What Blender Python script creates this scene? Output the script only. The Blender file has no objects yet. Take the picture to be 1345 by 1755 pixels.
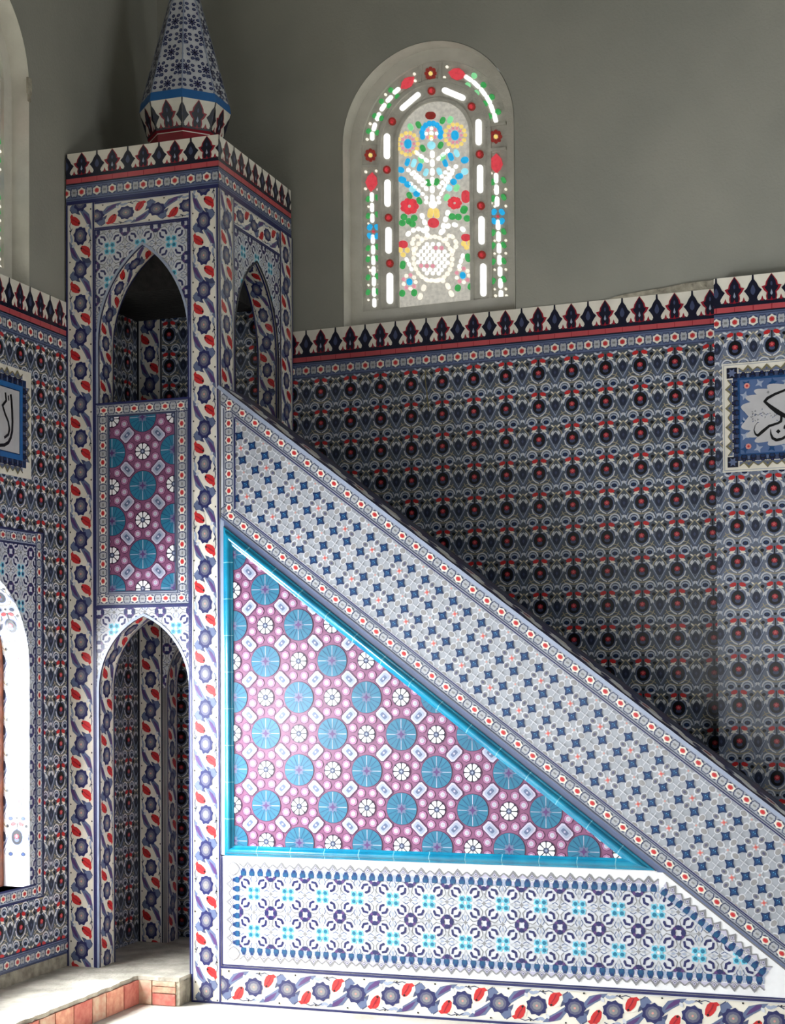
import bpy, math, random
from mathutils import Vector, Matrix
random.seed(7)
C = bpy.context.scene
PI = math.pi
cos, sin, rad = math.cos, math.sin, math.radians

# ------------------------------------------------------------------ camera
F_PX, CY = 2601.58, 1096.68
yaw, pit, rol = rad(18.8106), rad(1.3021), rad(-.3741)
fw = Vector((-sin(yaw)*cos(pit), cos(yaw)*cos(pit), sin(pit)))
rt = Vector((cos(yaw), sin(yaw), 0)); up = rt.cross(fw)
Rv = rt*cos(rol) + up*sin(rol); Uv = up*cos(rol) - rt*sin(rol)
cd = bpy.data.cameras.new('camera'); cam = bpy.data.objects.new('camera', cd)
C.collection.objects.link(cam); C.camera = cam
cd.sensor_fit = 'HORIZONTAL'; cd.sensor_width = 36; cd.lens = F_PX/1345*36
cd.shift_y = (CY-877.5)/1345
m = Matrix((Rv, Uv, -fw)).transposed().to_4x4(); m.translation = Vector((4.0285, -8.526, 2.0143))
cam.matrix_world = m
cd.clip_start = .05; cd.clip_end = 100

# ------------------------------------------------------------------ light
C.view_settings.view_transform = 'Standard'; C.view_settings.look = 'None'
C.view_settings.gamma = 1; C.view_settings.use_curve_mapping = False
C.view_settings.exposure = 0.0
w = bpy.data.worlds.new('sky'); C.world = w; w.use_nodes = True
bg = w.node_tree.nodes['Background']; bg.inputs[0].default_value = (.82, .9, 1, 1); bg.inputs[1].default_value = 6.0
SUN_DIR = Vector((.60, .10, -.79))
sl = bpy.data.lights.new('sun', 'SUN'); sl.energy = 13; sl.angle = rad(1.5); sl.color = (1, .95, .88)
so = bpy.data.objects.new('sun', sl); C.collection.objects.link(so)
so.rotation_euler = SUN_DIR.to_track_quat('-Z', 'Y').to_euler(); so.location = (-6, -3, 8)
def area(name, loc, direction, sx, sy, power, color=(1, 1, 1), spread=180):
    l = bpy.data.lights.new(name, 'AREA'); l.shape = 'RECTANGLE'; l.size = sx; l.size_y = sy; l.energy = power; l.color = color
    l.spread = rad(spread)
    o = bpy.data.objects.new(name, l); C.collection.objects.link(o); o.location = loc
    o.rotation_euler = Vector(direction).to_track_quat('-Z', 'Z').to_euler(); return o
# daylight entering by the low windows of the left and rear walls
area('daylight_low_left_window', (-1.46, -1.05, 1.7), (1, .1, -.45), 1.2, 1.9, 350, (.93, .97, 1), 150)
area('daylight_left_window', (-1.46, -3.7, 1.6), (1, .3, -.2), 1.2, 1.8, 270, (.93, .97, 1))
area('daylight_left_window_far', (-1.46, -6.3, 1.6), (1, .3, -.1), 1.2, 1.8, 140, (.93, .97, 1))
area('added_right_fill', (7.9, -4.0, 1.7), (-1, .25, 0), 1.4, 1.9, 130, (.95, .98, 1))  # added fill from the right, that wall has no window
area('added_upper_right_fill', (7.9, -1.5, 5.4), (-1, 0, -.3), 1.2, 1.8, 60, (.95, .98, 1))  # added high fill, brightens the coping and the tower's stair face
area('daylight_rear_window', (.5, -10.9, 1.6), (0, 1, -.05), 2.6, 2.0, 55, (.97, .98, 1))
area('daylight_rear_window_right', (5.5, -10.9, 1.6), (-.2, 1, 0), 2.4, 2.0, 25, (.97, .98, 1))

# ------------------------------------------------------------------ materials
def s2l(c): return tuple(((x/255)/12.92 if x/255 <= .04045 else (((x/255)+.055)/1.055)**2.4) for x in c)
MATS = {}
def mat(name, rgb, rough=.3, var=.08, scale=30, bump=0, metal=0, coat=0, scale2=None, rgb2=None, emit=0):
    if name in MATS: return MATS[name]
    m = bpy.data.materials.new(name); m.use_nodes = True; nt = m.node_tree; b = nt.nodes['Principled BSDF']
    c = s2l(rgb); c2 = s2l(rgb2) if rgb2 else tuple(x*(1-var*2) for x in c)
    tc = nt.nodes.new('ShaderNodeTexCoord'); nz = nt.nodes.new('ShaderNodeTexNoise')
    nz.inputs['Scale'].default_value = scale; nz.inputs['Detail'].default_value = 3
    nt.links.new(tc.outputs['Object'], nz.inputs['Vector'])
    cr = nt.nodes.new('ShaderNodeValToRGB'); cr.color_ramp.elements[0].position = .35; cr.color_ramp.elements[1].position = .65
    cr.color_ramp.elements[0].color = (*c2, 1); cr.color_ramp.elements[1].color = (*c, 1)
    nt.links.new(nz.outputs['Fac'], cr.inputs['Fac']); nt.links.new(cr.outputs['Color'], b.inputs['Base Color'])
    b.inputs['Roughness'].default_value = rough; b.inputs['Metallic'].default_value = metal
    if coat: b.inputs['Coat Weight'].default_value = coat; b.inputs['Coat Roughness'].default_value = .12
    if bump:
        n2 = nt.nodes.new('ShaderNodeTexNoise'); n2.inputs['Scale'].default_value = scale2 or scale*1.5; n2.inputs['Detail'].default_value = 6
        nt.links.new(tc.outputs['Object'], n2.inputs['Vector'])
        bp = nt.nodes.new('ShaderNodeBump'); bp.inputs['Strength'].default_value = bump; bp.inputs['Distance'].default_value = .02
        nt.links.new(n2.outputs['Fac'], bp.inputs['Height']); nt.links.new(bp.outputs['Normal'], b.inputs['Normal'])
    if emit:
        nt.links.new(cr.outputs['Color'], b.inputs['Emission Color']); b.inputs['Emission Strength'].default_value = emit
    MATS[name] = m; return m
PAL = dict(cream=(232, 226, 212), creamd=(168, 158, 132), white=(238, 238, 240), offw=(206, 208, 214), navy=(38, 42, 92), ink=(20, 22, 42), black=(14, 14, 18),
    slate=(98, 110, 142), slatel=(158, 168, 190), slated=(66, 74, 104), slatem=(88, 98, 122), base=(80, 88, 100), blackn=(40, 46, 66), base_lit=(112, 120, 138), red=(196, 44, 46), crim=(150, 26, 44), pink=(206, 96, 96), purple=(86, 58, 112),
    blue=(26, 70, 118), blued=(16, 44, 88), teal=(38, 112, 142), teald=(28, 84, 122), teall=(120, 200, 222), mauve=(132, 80, 114), pinkl=(168, 114, 150), mauved=(84, 42, 80),
    lilac=(190, 186, 206), gray=(134, 134, 136), grayl=(176, 178, 182), olive=(126, 118, 84), band=(164, 168, 176), graym=(150, 148, 148), medc=(92, 92, 118), redband=(186, 80, 86), grout=(170, 170, 172), blueb=(84, 106, 148), cloud=(190, 188, 190), frame=(40, 104, 168), blush=(214, 150, 140))
def pm(k):
    return mat('glaze_'+k, PAL[k], rough=.28, var=.05, scale=9, bump=.05, scale2=14)
PLASTER = mat('wall_plaster', (150, 148, 138), rough=.85, rgb2=(140, 139, 130), scale=1.4, bump=.15, scale2=60)
FRAMEP = mat('window_plaster', (206, 202, 190), rough=.85, rgb2=(194, 190, 178), scale=6, bump=.25, scale2=50)
RIBP = mat('window_rib_plaster', (206, 202, 190), rough=.85, rgb2=(184, 181, 170), scale=12, bump=.25, scale2=60)
CONC = mat('floor_screed', (212, 206, 194), rough=.8, rgb2=(186, 180, 166), scale=5, bump=.3, scale2=25)
MORTAR = mat('mortar', (176, 168, 150), rough=.95, rgb2=(132, 126, 112), scale=16, bump=.8, scale2=45)
CORE = mat('minbar_core', (120, 118, 120), rough=.8, scale=6)
TURQ = mat('turquoise_glaze', (20, 138, 172), rough=.18, rgb2=(14, 116, 152), scale=7, coat=.6, bump=.06, scale2=20)
TURQJ = mat('turquoise_joint', (104, 178, 196), rough=.5, scale=20)
WOOD = mat('window_wood', (140, 74, 42), rough=.5, rgb2=(104, 50, 28), scale=12)

# ------------------------------------------------------------------ object helpers
def link(name, me, parent=None):
    o = bpy.data.objects.new(name, me); C.collection.objects.link(o)
    if parent: o.parent = parent
    return o
def tag(o, label=None, cat=None, kind=None, group=None):
    if label: o['label'] = label
    if cat: o['category'] = cat
    if kind: o['kind'] = kind
    if group: o['group'] = group
    return o
class MB:
    def __init__(s): s.v = []; s.f = []; s.mi = []; s.mats = []
    def slot(s, m):
        if m not in s.mats: s.mats.append(m)
        return s.mats.index(m)
    def face(s, pts, m):
        b = len(s.v); s.v += [tuple(p) for p in pts]; s.f.append(tuple(range(b, b+len(pts)))); s.mi.append(s.slot(m))
    def box(s, a, b, m):
        x0, y0, z0 = a; x1, y1, z1 = b
        P = [(x0,y0,z0),(x1,y0,z0),(x1,y1,z0),(x0,y1,z0),(x0,y0,z1),(x1,y0,z1),(x1,y1,z1),(x0,y1,z1)]
        for q in ((3,2,1,0),(4,5,6,7),(0,1,5,4),(1,2,6,5),(2,3,7,6),(3,0,4,7)): s.face([P[i] for i in q], m)
    def prism(s, poly, f0, f1, m):
        # poly: 2d ccw outline; f0/f1 map (a,b) to the back and front 3d points
        n = len(poly); B = [f0(*p) for p in poly]; F = [f1(*p) for p in poly]
        s.face(F, m); s.face(B[::-1], m)
        for i in range(n):
            j = (i+1) % n; s.face([B[i], B[j], F[j], F[i]], m)
    def build(s, name, parent=None, smooth=False):
        me = bpy.data.meshes.new(name); me.from_pydata(s.v, [], s.f)
        for m in s.mats: me.materials.append(m)
        me.polygons.foreach_set('material_index', s.mi)
        if smooth: me.polygons.foreach_set('use_smooth', [True]*len(s.f))
        me.update(); return link(name, me, parent)

def area2(p): return sum(p[i-1][0]*p[i][1]-p[i][0]*p[i-1][1] for i in range(len(p)))/2
def clip(poly, cl):
    out = poly
    for i in range(len(cl)):
        ax, ay = cl[i-1]; bx, by = cl[i]; ex, ey = bx-ax, by-ay
        inp = out; out = []
        if not inp: return out
        pd = ex*(inp[-1][1]-ay)-ey*(inp[-1][0]-ax); pp = inp[-1]
        for q in inp:
            d = ex*(q[1]-ay)-ey*(q[0]-ax)
            if d >= 0:
                if pd < 0: t = pd/(pd-d); out.append((pp[0]+(q[0]-pp[0])*t, pp[1]+(q[1]-pp[1])*t))
                out.append(q)
            elif pd >= 0:
                t = pd/(pd-d); out.append((pp[0]+(q[0]-pp[0])*t, pp[1]+(q[1]-pp[1])*t))
            pd, pp = d, q
    return out
def rect(x0, y0, x1, y1): return [(x0,y0),(x1,y0),(x1,y1),(x0,y1)]

class Surf(MB):
    """painted tile face: flat coloured pieces of glaze in thin layers on a surface given by mapf(a, b, h)"""
    LH = .0009
    def __init__(s, mapf, h0=.001): super().__init__(); s.mapf = mapf; s.h0 = h0; s.n = 0
    def poly(s, pts, col, layer=0, clips=None):
        if area2(pts) < 0: pts = pts[::-1]
        s.n += 1; h = s.h0+layer*s.LH+(s.n % 257)*3e-6; mt = pm(col)
        if clips is None: s.face([s.mapf(a, b, h) for a, b in pts], mt); return
        x0 = min(p[0] for p in pts); x1 = max(p[0] for p in pts); y0 = min(p[1] for p in pts); y1 = max(p[1] for p in pts)
        for cl in clips:
            if x1 < min(p[0] for p in cl) or x0 > max(p[0] for p in cl) or y1 < min(p[1] for p in cl) or y0 > max(p[1] for p in cl): continue
            q = clip(pts, cl)
            if len(q) >= 3 and abs(area2(q)) > 1e-8: s.face([s.mapf(a, b, h) for a, b in q], mt)
    def stamp(s, motif, o, ex, ey, clips=None, lay=1):
        for l, col, pts in motif:
            s.poly([(o[0]+x*ex[0]+y*ey[0], o[1]+x*ex[1]+y*ey[1]) for x, y in pts], col, l+lay, clips)
    def line(s, pts, wd, col, layer=1, clips=None, closed=False):
        for q in ribbon(pts, wd, closed): s.poly(q, col, layer, clips)

def ribbon(pts, wd, closed=False):
    n = len(pts); L = []; R_ = []
    for i in range(n):
        if closed: a, b = pts[i-1], pts[(i+1) % n]
        else: a, b = pts[max(i-1, 0)], pts[min(i+1, n-1)]
        p = pts[i]
        def nd(a, b):
            d = math.hypot(b[0]-a[0], b[1]-a[1]) or 1; return (-(b[1]-a[1])/d, (b[0]-a[0])/d)
        n1 = nd(a, p) if a != p else nd(p, b); n2 = nd(p, b) if b != p else nd(a, p)
        nx, ny = n1[0]+n2[0], n1[1]+n2[1]; d = math.hypot(nx, ny) or 1; nx /= d; ny /= d
        k = wd/2/max(.4, nx*n1[0]+ny*n1[1])
        L.append((p[0]+nx*k, p[1]+ny*k)); R_.append((p[0]-nx*k, p[1]-ny*k))
    return [[R_[i], R_[(i+1) % n], L[(i+1) % n], L[i]] for i in range(n if closed else n-1)]
def ell(cx, cy, rx, ry, rot=0, n=10):
    c, s_ = cos(rad(rot)), sin(rad(rot)); out = []
    for i in range(n):
        t = 2*PI*i/n; x, y = rx*cos(t), ry*sin(t); out.append((cx+x*c-y*s_, cy+x*s_+y*c))
    return out
def star(cx, cy, r1, r2, k, rot=0):
    return [(cx+(r1 if i % 2 == 0 else r2)*cos(rad(rot)+PI*i/k), cy+(r1 if i % 2 == 0 else r2)*sin(rad(rot)+PI*i/k)) for i in range(2*k)]
def leaf(cx, cy, L, W_, rot=0):
    base = [(-.5, 0), (-.25, .38), (.05, .5), (.3, .3), (.5, 0), (.3, -.3), (.05, -.5), (-.25, -.38)]
    c, s_ = cos(rad(rot)), sin(rad(rot))
    return [(cx+x*L*c-y*W_*s_, cy+x*L*s_+y*W_*c) for x, y in base]
def arc(cx, cy, rx, ry, a0, a1, n=7):
    return [(cx+rx*cos(rad(a0+(a1-a0)*i/(n-1))), cy+ry*sin(rad(a0+(a1-a0)*i/(n-1)))) for i in range(n)]
class Mo(list):
    def p(s, l, col, pts): s.append((l, col, pts))
    def ln(s, l, col, pts, wd, closed=False):
        for q in ribbon(pts, wd, closed): s.append((l, col, q))

# ------------------------------------------------------------------ motifs (unit tiles)
def motif_wall():
    m = Mo()
    for sx in (-1, 1):
        f = lambda pts: [(sx*x, y) for x, y in pts]
        m.ln(0, 'slatem', f([(.5, -.34), (.43, -.2), (.34, .0), (.25, .18), (.22, .3)]), .07)
        m.ln(1, 'slatel', f([(.5, -.29), (.41, -.13), (.31, .05), (.22, .22)]), .02)
        m.ln(1, 'creamd', f([(.5, .42), (.43, .33), (.33, .22), (.30, .12)]), .03)
        m.ln(1, 'offw', f(arc(.22, -.47, .15, .155, -5, 185, 9)), .04)
        m.ln(1, 'creamd', f(arc(.2, -.44, .22, .24, 40, 150, 6)), .022)
        m.p(1, 'slatel', f(ell(.22, -.485, .125, .12, 0, 10)))
        m.p(2, 'ink', f(ell(.22, -.475, .085, .062, 0, 8))); m.p(3, 'blued', f(ell(.22, -.475, .055, .04, 0, 6)))
        m.ln(1, 'offw', f([(.04, .22), (.13, .26), (.22, .18), (.26, .04)]), .035)
        m.p(2, 'offw', f(leaf(.29, .11, .15, .07, -55)))
        m.ln(1, 'offw', f([(.02, -.29), (.11, -.25), (.2, -.16), (.235, -.04)]), .035)
        m.ln(1, 'creamd', f([(.0, -.35), (.14, -.31), (.27, -.27), (.33, -.16)]), .025)
        m.p(3, 'red', f(ell(.13, .375, .098, .062, -18, 8)))
        m.p(2, 'cream', f(leaf(.15, .29, .2, .08, -25)))
        m.p(2, 'black', f(ell(.33, .31, .055, .05, 0, 7)))
        m.p(2, 'offw', f(leaf(.4, .2, .16, .06, 60)))
        m.p(2, 'offw', f(leaf(.27, .44, .16, .06, 20)))
        m.p(2, 'cream', f(leaf(.41, .40, .12, .05, -40)))
        m.p(2, 'blackn', f([(.5, .17), (.435, .14), (.395, .06), (.39, -.03), (.43, -.12), (.5, -.155)]))
        m.p(3, 'slated', f([(.5, .06), (.46, .0), (.5, -.07)]))
        m.ln(2, 'offw', f([(.5, .25), (.45, .2), (.40, .12)]), .03)
        m.p(1, 'offw', f(leaf(.46, -.40, .13, .07, 60)))
        m.ln(1, 'slatel', f([(.38, -.3), (.44, -.42), (.41, -.5)]), .03)
    m.p(1, 'slate', ell(0, 0, .215, .24, 0, 12))
    m.p(2, 'ink', ell(0, 0, .19, .215, 0, 14))
    m.p(3, 'black', ell(0, 0, .17, .195, 0, 12)); m.p(4, 'slated', ell(0, -.075, .085, .06, 0, 8))
    m.p(5, 'crim', ell(0, .02, .085, .075, 0, 8)); m.p(6, 'pink', star(0, .025, .07, .03, 5, 90))
    m.ln(2, 'black', [(0, .19), (0, .42)], .03)
    m.p(2, 'black', ell(0, .54, .045, .04, 0, 6))
    return m
def motif_strip():
    # x across (unit width), y along; period 2 (two rosettes, tulips alternate sides)
    m = Mo()
    for k in (0, 1):
        y = k; s = 1 if k == 0 else -1
        m.p(1, 'navy', star(0, y, .3, .25, 9, 10)); m.p(2, 'medc', ell(0, y, .19, .19, 0, 10)); m.p(3, 'gray', ell(0, y, .12, .12, 0, 8)); m.p(4, 'blush', ell(0, y, .035, .035, 0, 5))
        f = lambda pts: [(s*x, y+.5+s*(yy-.5)) for x, yy in pts]
        m.p(0, 'slate', f([(.44, .34), (.46, .14), (.3, .28), (.16, .5), (-.02, .74), (.14, .78), (.36, .62)]))
        m.p(0, 'slated', f([(-.46, .82), (-.34, .66), (-.16, .66), (.0, .62), (-.1, .78), (-.3, .84)]))
        m.p(1, 'purple', f([(.42, .30), (.40, .44), (.26, .60), (.1, .7), (.2, .52), (.32, .34)]))
        m.p(0, 'slate', f([(-.42, .3), (-.3, .25), (-.1, .42), (-.02, .66), (-.16, .74), (-.2, .5), (-.36, .42)]) if False else f([(-.44, .86), (-.3, .98), (-.12, .76), (-.2, .62), (-.34, .7)]))
        m.p(1, 'cream', f(leaf(-.2, .47, .62, .42, -40)))
        m.p(2, 'red', f([(-.42, .60), (-.40, .52), (-.40, .44), (-.33, .36), (-.2, .31), (-.06, .30), (.0, .36), (-.02, .44), (-.1, .52), (-.2, .58), (-.3, .60), (-.34, .68)][::-1]))
        m.ln(3, 'crim', f([(-.36, .52), (-.22, .46), (-.1, .38)]), .03)
        m.p(3, 'black', f(ell(-.05, .38, .035, .035, 0, 6)))
        m.p(1, 'slatel', f(leaf(.36, .13, .2, .1, 70)))
        m.p(1, 'slatel', f(leaf(-.38, -.02, .2, .09, 100)))
        m.p(1, 'offw', f(leaf(.28, .28, .16, .1, 30)))
        m.ln(1, 'slated', f([(.36, .02), (.42, -.1), (.34, -.24)]), .03)
        m.ln(1, 'slated', f([(-.4, .2), (-.44, .32), (-.4, .44)]), .025)
        m.p(2, 'black', f(ell(-.42, .17, .03, .03, 0, 5)))
        m.p(2, 'black', f(ell(.43, .76, .03, .03, 0, 5)))
    return m
def motif_bead():
    # x along (one bead per unit), y across (unit width)
    m = Mo()
    for sx in (-1, 1):
        m.p(0, 'grayl', [(sx*.5, .2), (sx*.5, -.2), (sx*.36, -.25), (sx*.30, 0), (sx*.36, .25)])
        m.ln(1, 'slated', [(sx*.5, .28), (sx*.36, .3), (sx*.28, .1)], .05)
        m.ln(1, 'slated', [(sx*.28, -.1), (sx*.36, -.3), (sx*.5, -.28)], .05)
        m.p(1, 'gray', ell(sx*.46, 0, .06, .08, 0, 6))
    m.p(1, 'slated', star(0, 0, .34, .28, 6, 0))
    m.p(2, 'cream', star(0, 0, .29, .235, 6, 30))
    m.p(3, 'pink', ell(0, 0, .155, .155, 0, 8)); m.p(4, 'red', star(0, 0, .13, .07, 5, 18))
    m.ln(0, 'slated', [(-.5, .42), (.5, .42)], .07); m.ln(0, 'slated', [(-.5, -.42), (.5, -.42)], .07)
    return m
def motif_crest():
    # x along (period 1 = big + small leaf), y 0..1 up
    m = Mo()
    m.p(0, 'ink', rect(-.5, 0, .5, .16))
    for x in (-.25, .25): 
        m.ln(1, 'cream', [(x-.1, .1), (x-.02, .26), (x, .4), (x+.02, .26), (x+.1, .1)], .05)
        m.p(1, 'crim', [(x-.05, .08), (x, .26), (x+.05, .08)])
        m.p(0, 'cream', [(x-.13, .12), (x, .5), (x+.13, .12)])
    big = [(-.13, .08), (-.15, .22), (-.13, .34), (-.2, .42), (-.27, .57), (-.17, .60), (-.15, .72), (-.09, .84), (0, 1.0), (.09, .84), (.15, .72), (.17, .60), (.27, .57), (.2, .42), (.13, .34), (.15, .22), (.13, .08)]
    m.p(1, 'crim', big)
    m.p(2, 'ink', [(-.1, .1), (-.115, .24), (-.095, .36), (-.15, .44), (-.19, .54), (-.13, .58), (-.11, .72), (0, .97), (.11, .72), (.13, .58), (.19, .54), (.15, .44), (.095, .36), (.115, .24), (.1, .1)])
    m.p(3, 'slatel', [(-.035, .3), (0, .45), (.035, .3), (0, .24)]); m.p(3, 'slated', ell(0, .64, .03, .08, 0, 6))
    m.p(3, 'crim', [(-.04, .06), (0, .2), (.04, .06)])
    for c0 in (-.5, .5):
        half = [(0, .08), (.1, .12), (.12, .24), (.18, .36), (.24, .46), (.16, .56), (.1, .72), (.03, .84), (.022, 1.0), (0, 1.0)]
        pts = [(c0-x, y) for x, y in half] if c0 > 0 else [(c0+x, y) for x, y in half]
        m.p(1, 'ink', pts)
        h2 = [(0, .3), (.05, .36), (.07, .46), (.03, .6), (0, .66)]
        m.p(2, 'slated', [(c0-x, y) for x, y in h2] if c0 > 0 else [(c0+x, y) for x, y in h2])
    return m
def motif_carn(dots='teal', dark='navy'):
    m = Mo()
    for a in range(4):
        c, s = [(1, 0), (0, 1), (-1, 0), (0, -1)][a]
        r = lambda pts: [(x*c-y*s, x*s+y*c) for x, y in pts]
        m.p(1, 'offw', r(ell(.24, .24, .12, .085, 45, 9)))
        m.ln(2, dark, r([(.14, .25), (.19, .34), (.31, .36)]), .06)
        m.ln(2, dark, r([(.25, .14), (.34, .19), (.36, .31)]), .06)
        m.p(3, dark, r(ell(.155, .26, .045, .035, 70, 6))); m.p(3, dark, r(ell(.26, .155, .045, .035, 20, 6)))
        m.p(2, 'teall', r(star(.09, .09, .105, .075, 5, 45))); m.p(3, dots, r(ell(.092, .092, .055, .055, 0, 7)))
        m.p(2, 'grayl', r(leaf(.5, .17, .2, .07, 90))) ; m.p(1, 'gray', r(star(.5, 0, .07, .035, 4, 0)))
        m.ln(1, 'gray', r([(.12, .4), (.2, .47), (.32, .44), (.4, .38)]), .026)
        m.ln(1, 'gray', r([(.4, .12), (.47, .2), (.44, .32), (.38, .4)]), .026)
        m.ln(1, 'grayl', r([(0, .2), (.05, .3), (0, .42)]), .025)
        m.ln(1, 'grayl', r([(0, .2), (-.05, .3), (0, .42)]), .025)
        m.p(2, dark, r(ell(.5, .375, .095, .062, 0, 8))); m.p(2, dark, r(ell(.375, .5, .062, .095, 0, 8)))
        m.p(2, 'purple', r(ell(.405, .405, .045, .045, 0, 6)))
        m.ln(1, 'slate', r([(.05, .46), (.1, .38), (.06, .3)]), .022); m.ln(1, 'slate', r([(.46, .05), (.38, .1), (.3, .06)]), .022)
        m.p(1, 'slatel', r(leaf(.37, .0, .13, .05, 0)))
    m.p(4, 'white', star(0, 0, .05, .03, 4, 45))
    return m
def motif_medal_base():
    m = Mo()
    m.p(0, 'mauve', rect(-.5, -.5, .5, .5))
    return m
def motif_medal(kind):
    m = Mo()
    if kind == 0:
        for k in range(8):
            a = 22.5+45*k; x, y = .435*cos(rad(a)), .435*sin(rad(a))
            m.p(1, 'mauved', ell(x, y, .136, .136, a+22.5, 8)); m.p(2, 'pinkl', ell(x, y, .120, .120, a+22.5, 8)); m.p(3, 'lilac', ell(x, y, .068, .068, 0, 8)); m.p(4, 'grayl', ell(x, y, .038, .038, 0, 6))
        m.p(2, 'mauved', star(0, 0, .27, .262, 8, 0))
        m.p(3, 'ink', ell(0, 0, .245, .245, 0, 16))
        for k in range(8):
            a = 45*k+22.5; x, y = .165*cos(rad(a)), .165*sin(rad(a)); m.p(4, 'white', [(x+dx*cos(rad(a))-dy*sin(rad(a)), y+dx*sin(rad(a))+dy*cos(rad(a))) for dx, dy in ((-.085, -.022), (.04, -.068), (.068, -.04), (.068, .04), (.04, .068), (-.085, .022))])
        m.p(5, 'slated', ell(0, 0, .075, .075, 0, 8)); m.p(6, 'slatel', star(0, 0, .05, .02, 4, 0))
    else:
        m.p(2, 'mauved', ell(0, 0, .445, .445, 0, 24)); m.p(3, 'teal', ell(0, 0, .43, .43, 0, 24))
        for k in range(16):
            a = 22.5*k; c, s = cos(rad(a)), sin(rad(a)); w_ = .012
            m.p(4, 'teald' if k % 4 else 'slatel', [(.1*c-w_*s*.6, .1*s+w_*c*.6), (.1*c+w_*s*.6, .1*s-w_*c*.6), (.41*c+w_*s, .41*s-w_*c), (.41*c-w_*s, .41*s+w_*c)])
        m.p(4, 'slate', star(0, 0, .17, .11, 8, 0)); m.p(5, 'purple', star(0, 0, .11, .045, 4, 0))
    return m
def motif_cell(sgn):
    m = Mo(); rot = 45*sgn
    def rr(L, W_): 
        c, s = cos(rad(rot)), sin(rad(rot)); k = .72
        base = [(-L, -W_*k), (-L*k, -W_), (L*k, -W_), (L, -W_*k), (L, W_*k), (L*k, W_), (-L*k, W_), (-L, W_*k)]
        return [(x*c-y*s, x*s+y*c) for x, y in base]
    m.p(2, 'mauved', rr(.24, .17)); m.p(3, 'lilac', rr(.215, .145)); m.p(4, 'slatel', rr(.165, .105)); m.p(5, 'slate', rr(.10, .055)); m.p(6, 'lilac', ell(0, 0, .03, .03, rot, 6))
    return m
def motif_lattice():
    m = Mo()
    def flower(cx, cy, strong):
        for a in (0, 90, 180, 270):
            c, s = cos(rad(a)), sin(rad(a)); x, y = cx+.235*c, cy+.235*s
            m.p(1, 'offw', ell(x, y, .125, .10, a, 10)); m.p(2, 'gray' if strong else 'graym', ell(x+.01*c, y+.01*s, .09, .068, a, 9))
            if strong: m.p(3, 'medc', ell(x+.015*c, y+.015*s, .05, .038, a, 6))
        m.p(2, 'offw', star(cx, cy, .13, .05, 4, 0)); m.p(3, 'blush' if strong else 'grayl', star(cx, cy, .10, .04, 4, 45)); m.p(4, 'blush' if not strong else 'pink', ell(cx, cy, .036 if strong else .026, .036 if strong else .026, 0, 6))
    flower(0, 0, True)
    flower(.5, .5, False)
    for x in (-.25, .25):
        for y in (-.25, .25):
            m.p(3, 'blued', star(x, y, .17, .088, 4, 0)); m.p(4, 'blue', star(x, y, .095, .05, 4, 0))
            m.p(5, 'teall', ell(x-.03, y+.02, .012, .012, 0, 4)); m.p(5, 'teall', ell(x+.03, y+.02, .012, .012, 0, 4))
    for c_ in ((0, .5), (.5, 0)):
        for a in (0, 90): 
            c, s = cos(rad(a)), sin(rad(a)); m.ln(6 if a < 90 else 5, 'offw', [(c_[0]-.12*c, c_[1]-.12*s), (c_[0]+.12*c, c_[1]+.12*s)], .022)
        m.p(3, 'grayl', ell(*c_, .035, .035, 0, 6))
    return m
def motif_lace():
    # x along, period 1 (big + small tooth); y 0 (inner) .. 1 (tip)
    m = Mo()
    for cx, h in ((0, 1.0), (-.5, .86), (.5, .86)):
        pts = [(cx-.25, .52), (cx-.25, .66), (cx, h), (cx+.25, .66), (cx+.25, .52)]
        if cx < 0: pts = [(-.5, .52), (-.5, h), (-.25, .66), (-.25, .52)][::-1]
        if cx > 0: pts = [(.25, .52), (.25, .66), (.5, h), (.5, .52)]
        m.p(0, 'lilac', pts)
    m.ln(2, 'gray', [(-.5, .86), (-.25, .6), (0, 1.0), (.25, .6), (.5, .86)], .075)
    m.p(1, 'gray', [(0, .9), (.16, .7), (0, .5), (-.16, .7)]); m.p(2, 'lilac', [(0, .84), (.11, .7), (0, .56), (-.11, .7)]); m.p(3, 'slated', star(0, .7, .06, .03, 4, 0))
    m.ln(1, 'gray', [(-.22, .6), (0, .42), (.22, .6)], .035)
    for x in (-.25, .25):
        m.p(2, 'blue', [(x-.14, .0), (x+.14, .0), (x+.17, .22), (x+.08, .52), (x-.08, .52), (x-.17, .22)]); m.p(3, 'teald', ell(x, .14, .12, .12, 0, 8)); m.p(3, 'navy', ell(x, .42, .05, .09, 0, 6))
    m.p(1, 'slatel', rect(-.5, 0, .5, .14)); m.p(2, 'lilac', ell(0, .22, .07, .16, 0, 7))
    m.p(2, 'slatel', ell(.46, .3, .05, .2, 0, 6)); m.p(2, 'slatel', ell(-.46, .3, .05, .2, 0, 6))
    return m
def motif_spire():
    m = Mo()
    for a in range(8):
        m.p(2, 'navy', leaf(.13*cos(rad(a*45)), .13*sin(rad(a*45)), .19, .08, a*45))
        x, y = .33*cos(rad(a*45+22.5)), .33*sin(rad(a*45+22.5))
        m.p(2, 'navy', ell(x, y, .10, .085, a*45, 7)); m.p(3, 'slate', ell(x, y, .05, .04, 0, 5))
    m.p(3, 'ink', ell(0, 0, .06, .06, 0, 7))
    for c_ in ((.5, .5), (-.5, .5), (.5, -.5), (-.5, -.5)): m.p(2, 'slate', star(*c_, .14, .06, 4, 0)); m.p(3, 'navy', ell(*c_, .04, .04, 0, 6))
    return m
def dedupe(m):
    out = Mo()
    for l, c, p in m:
        cx = sum(q[0] for q in p)/len(p); cy = sum(q[1] for q in p)/len(p)
        if cx > -.499 and cy > -.499: out.append((l, c, p))
    return out
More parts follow.
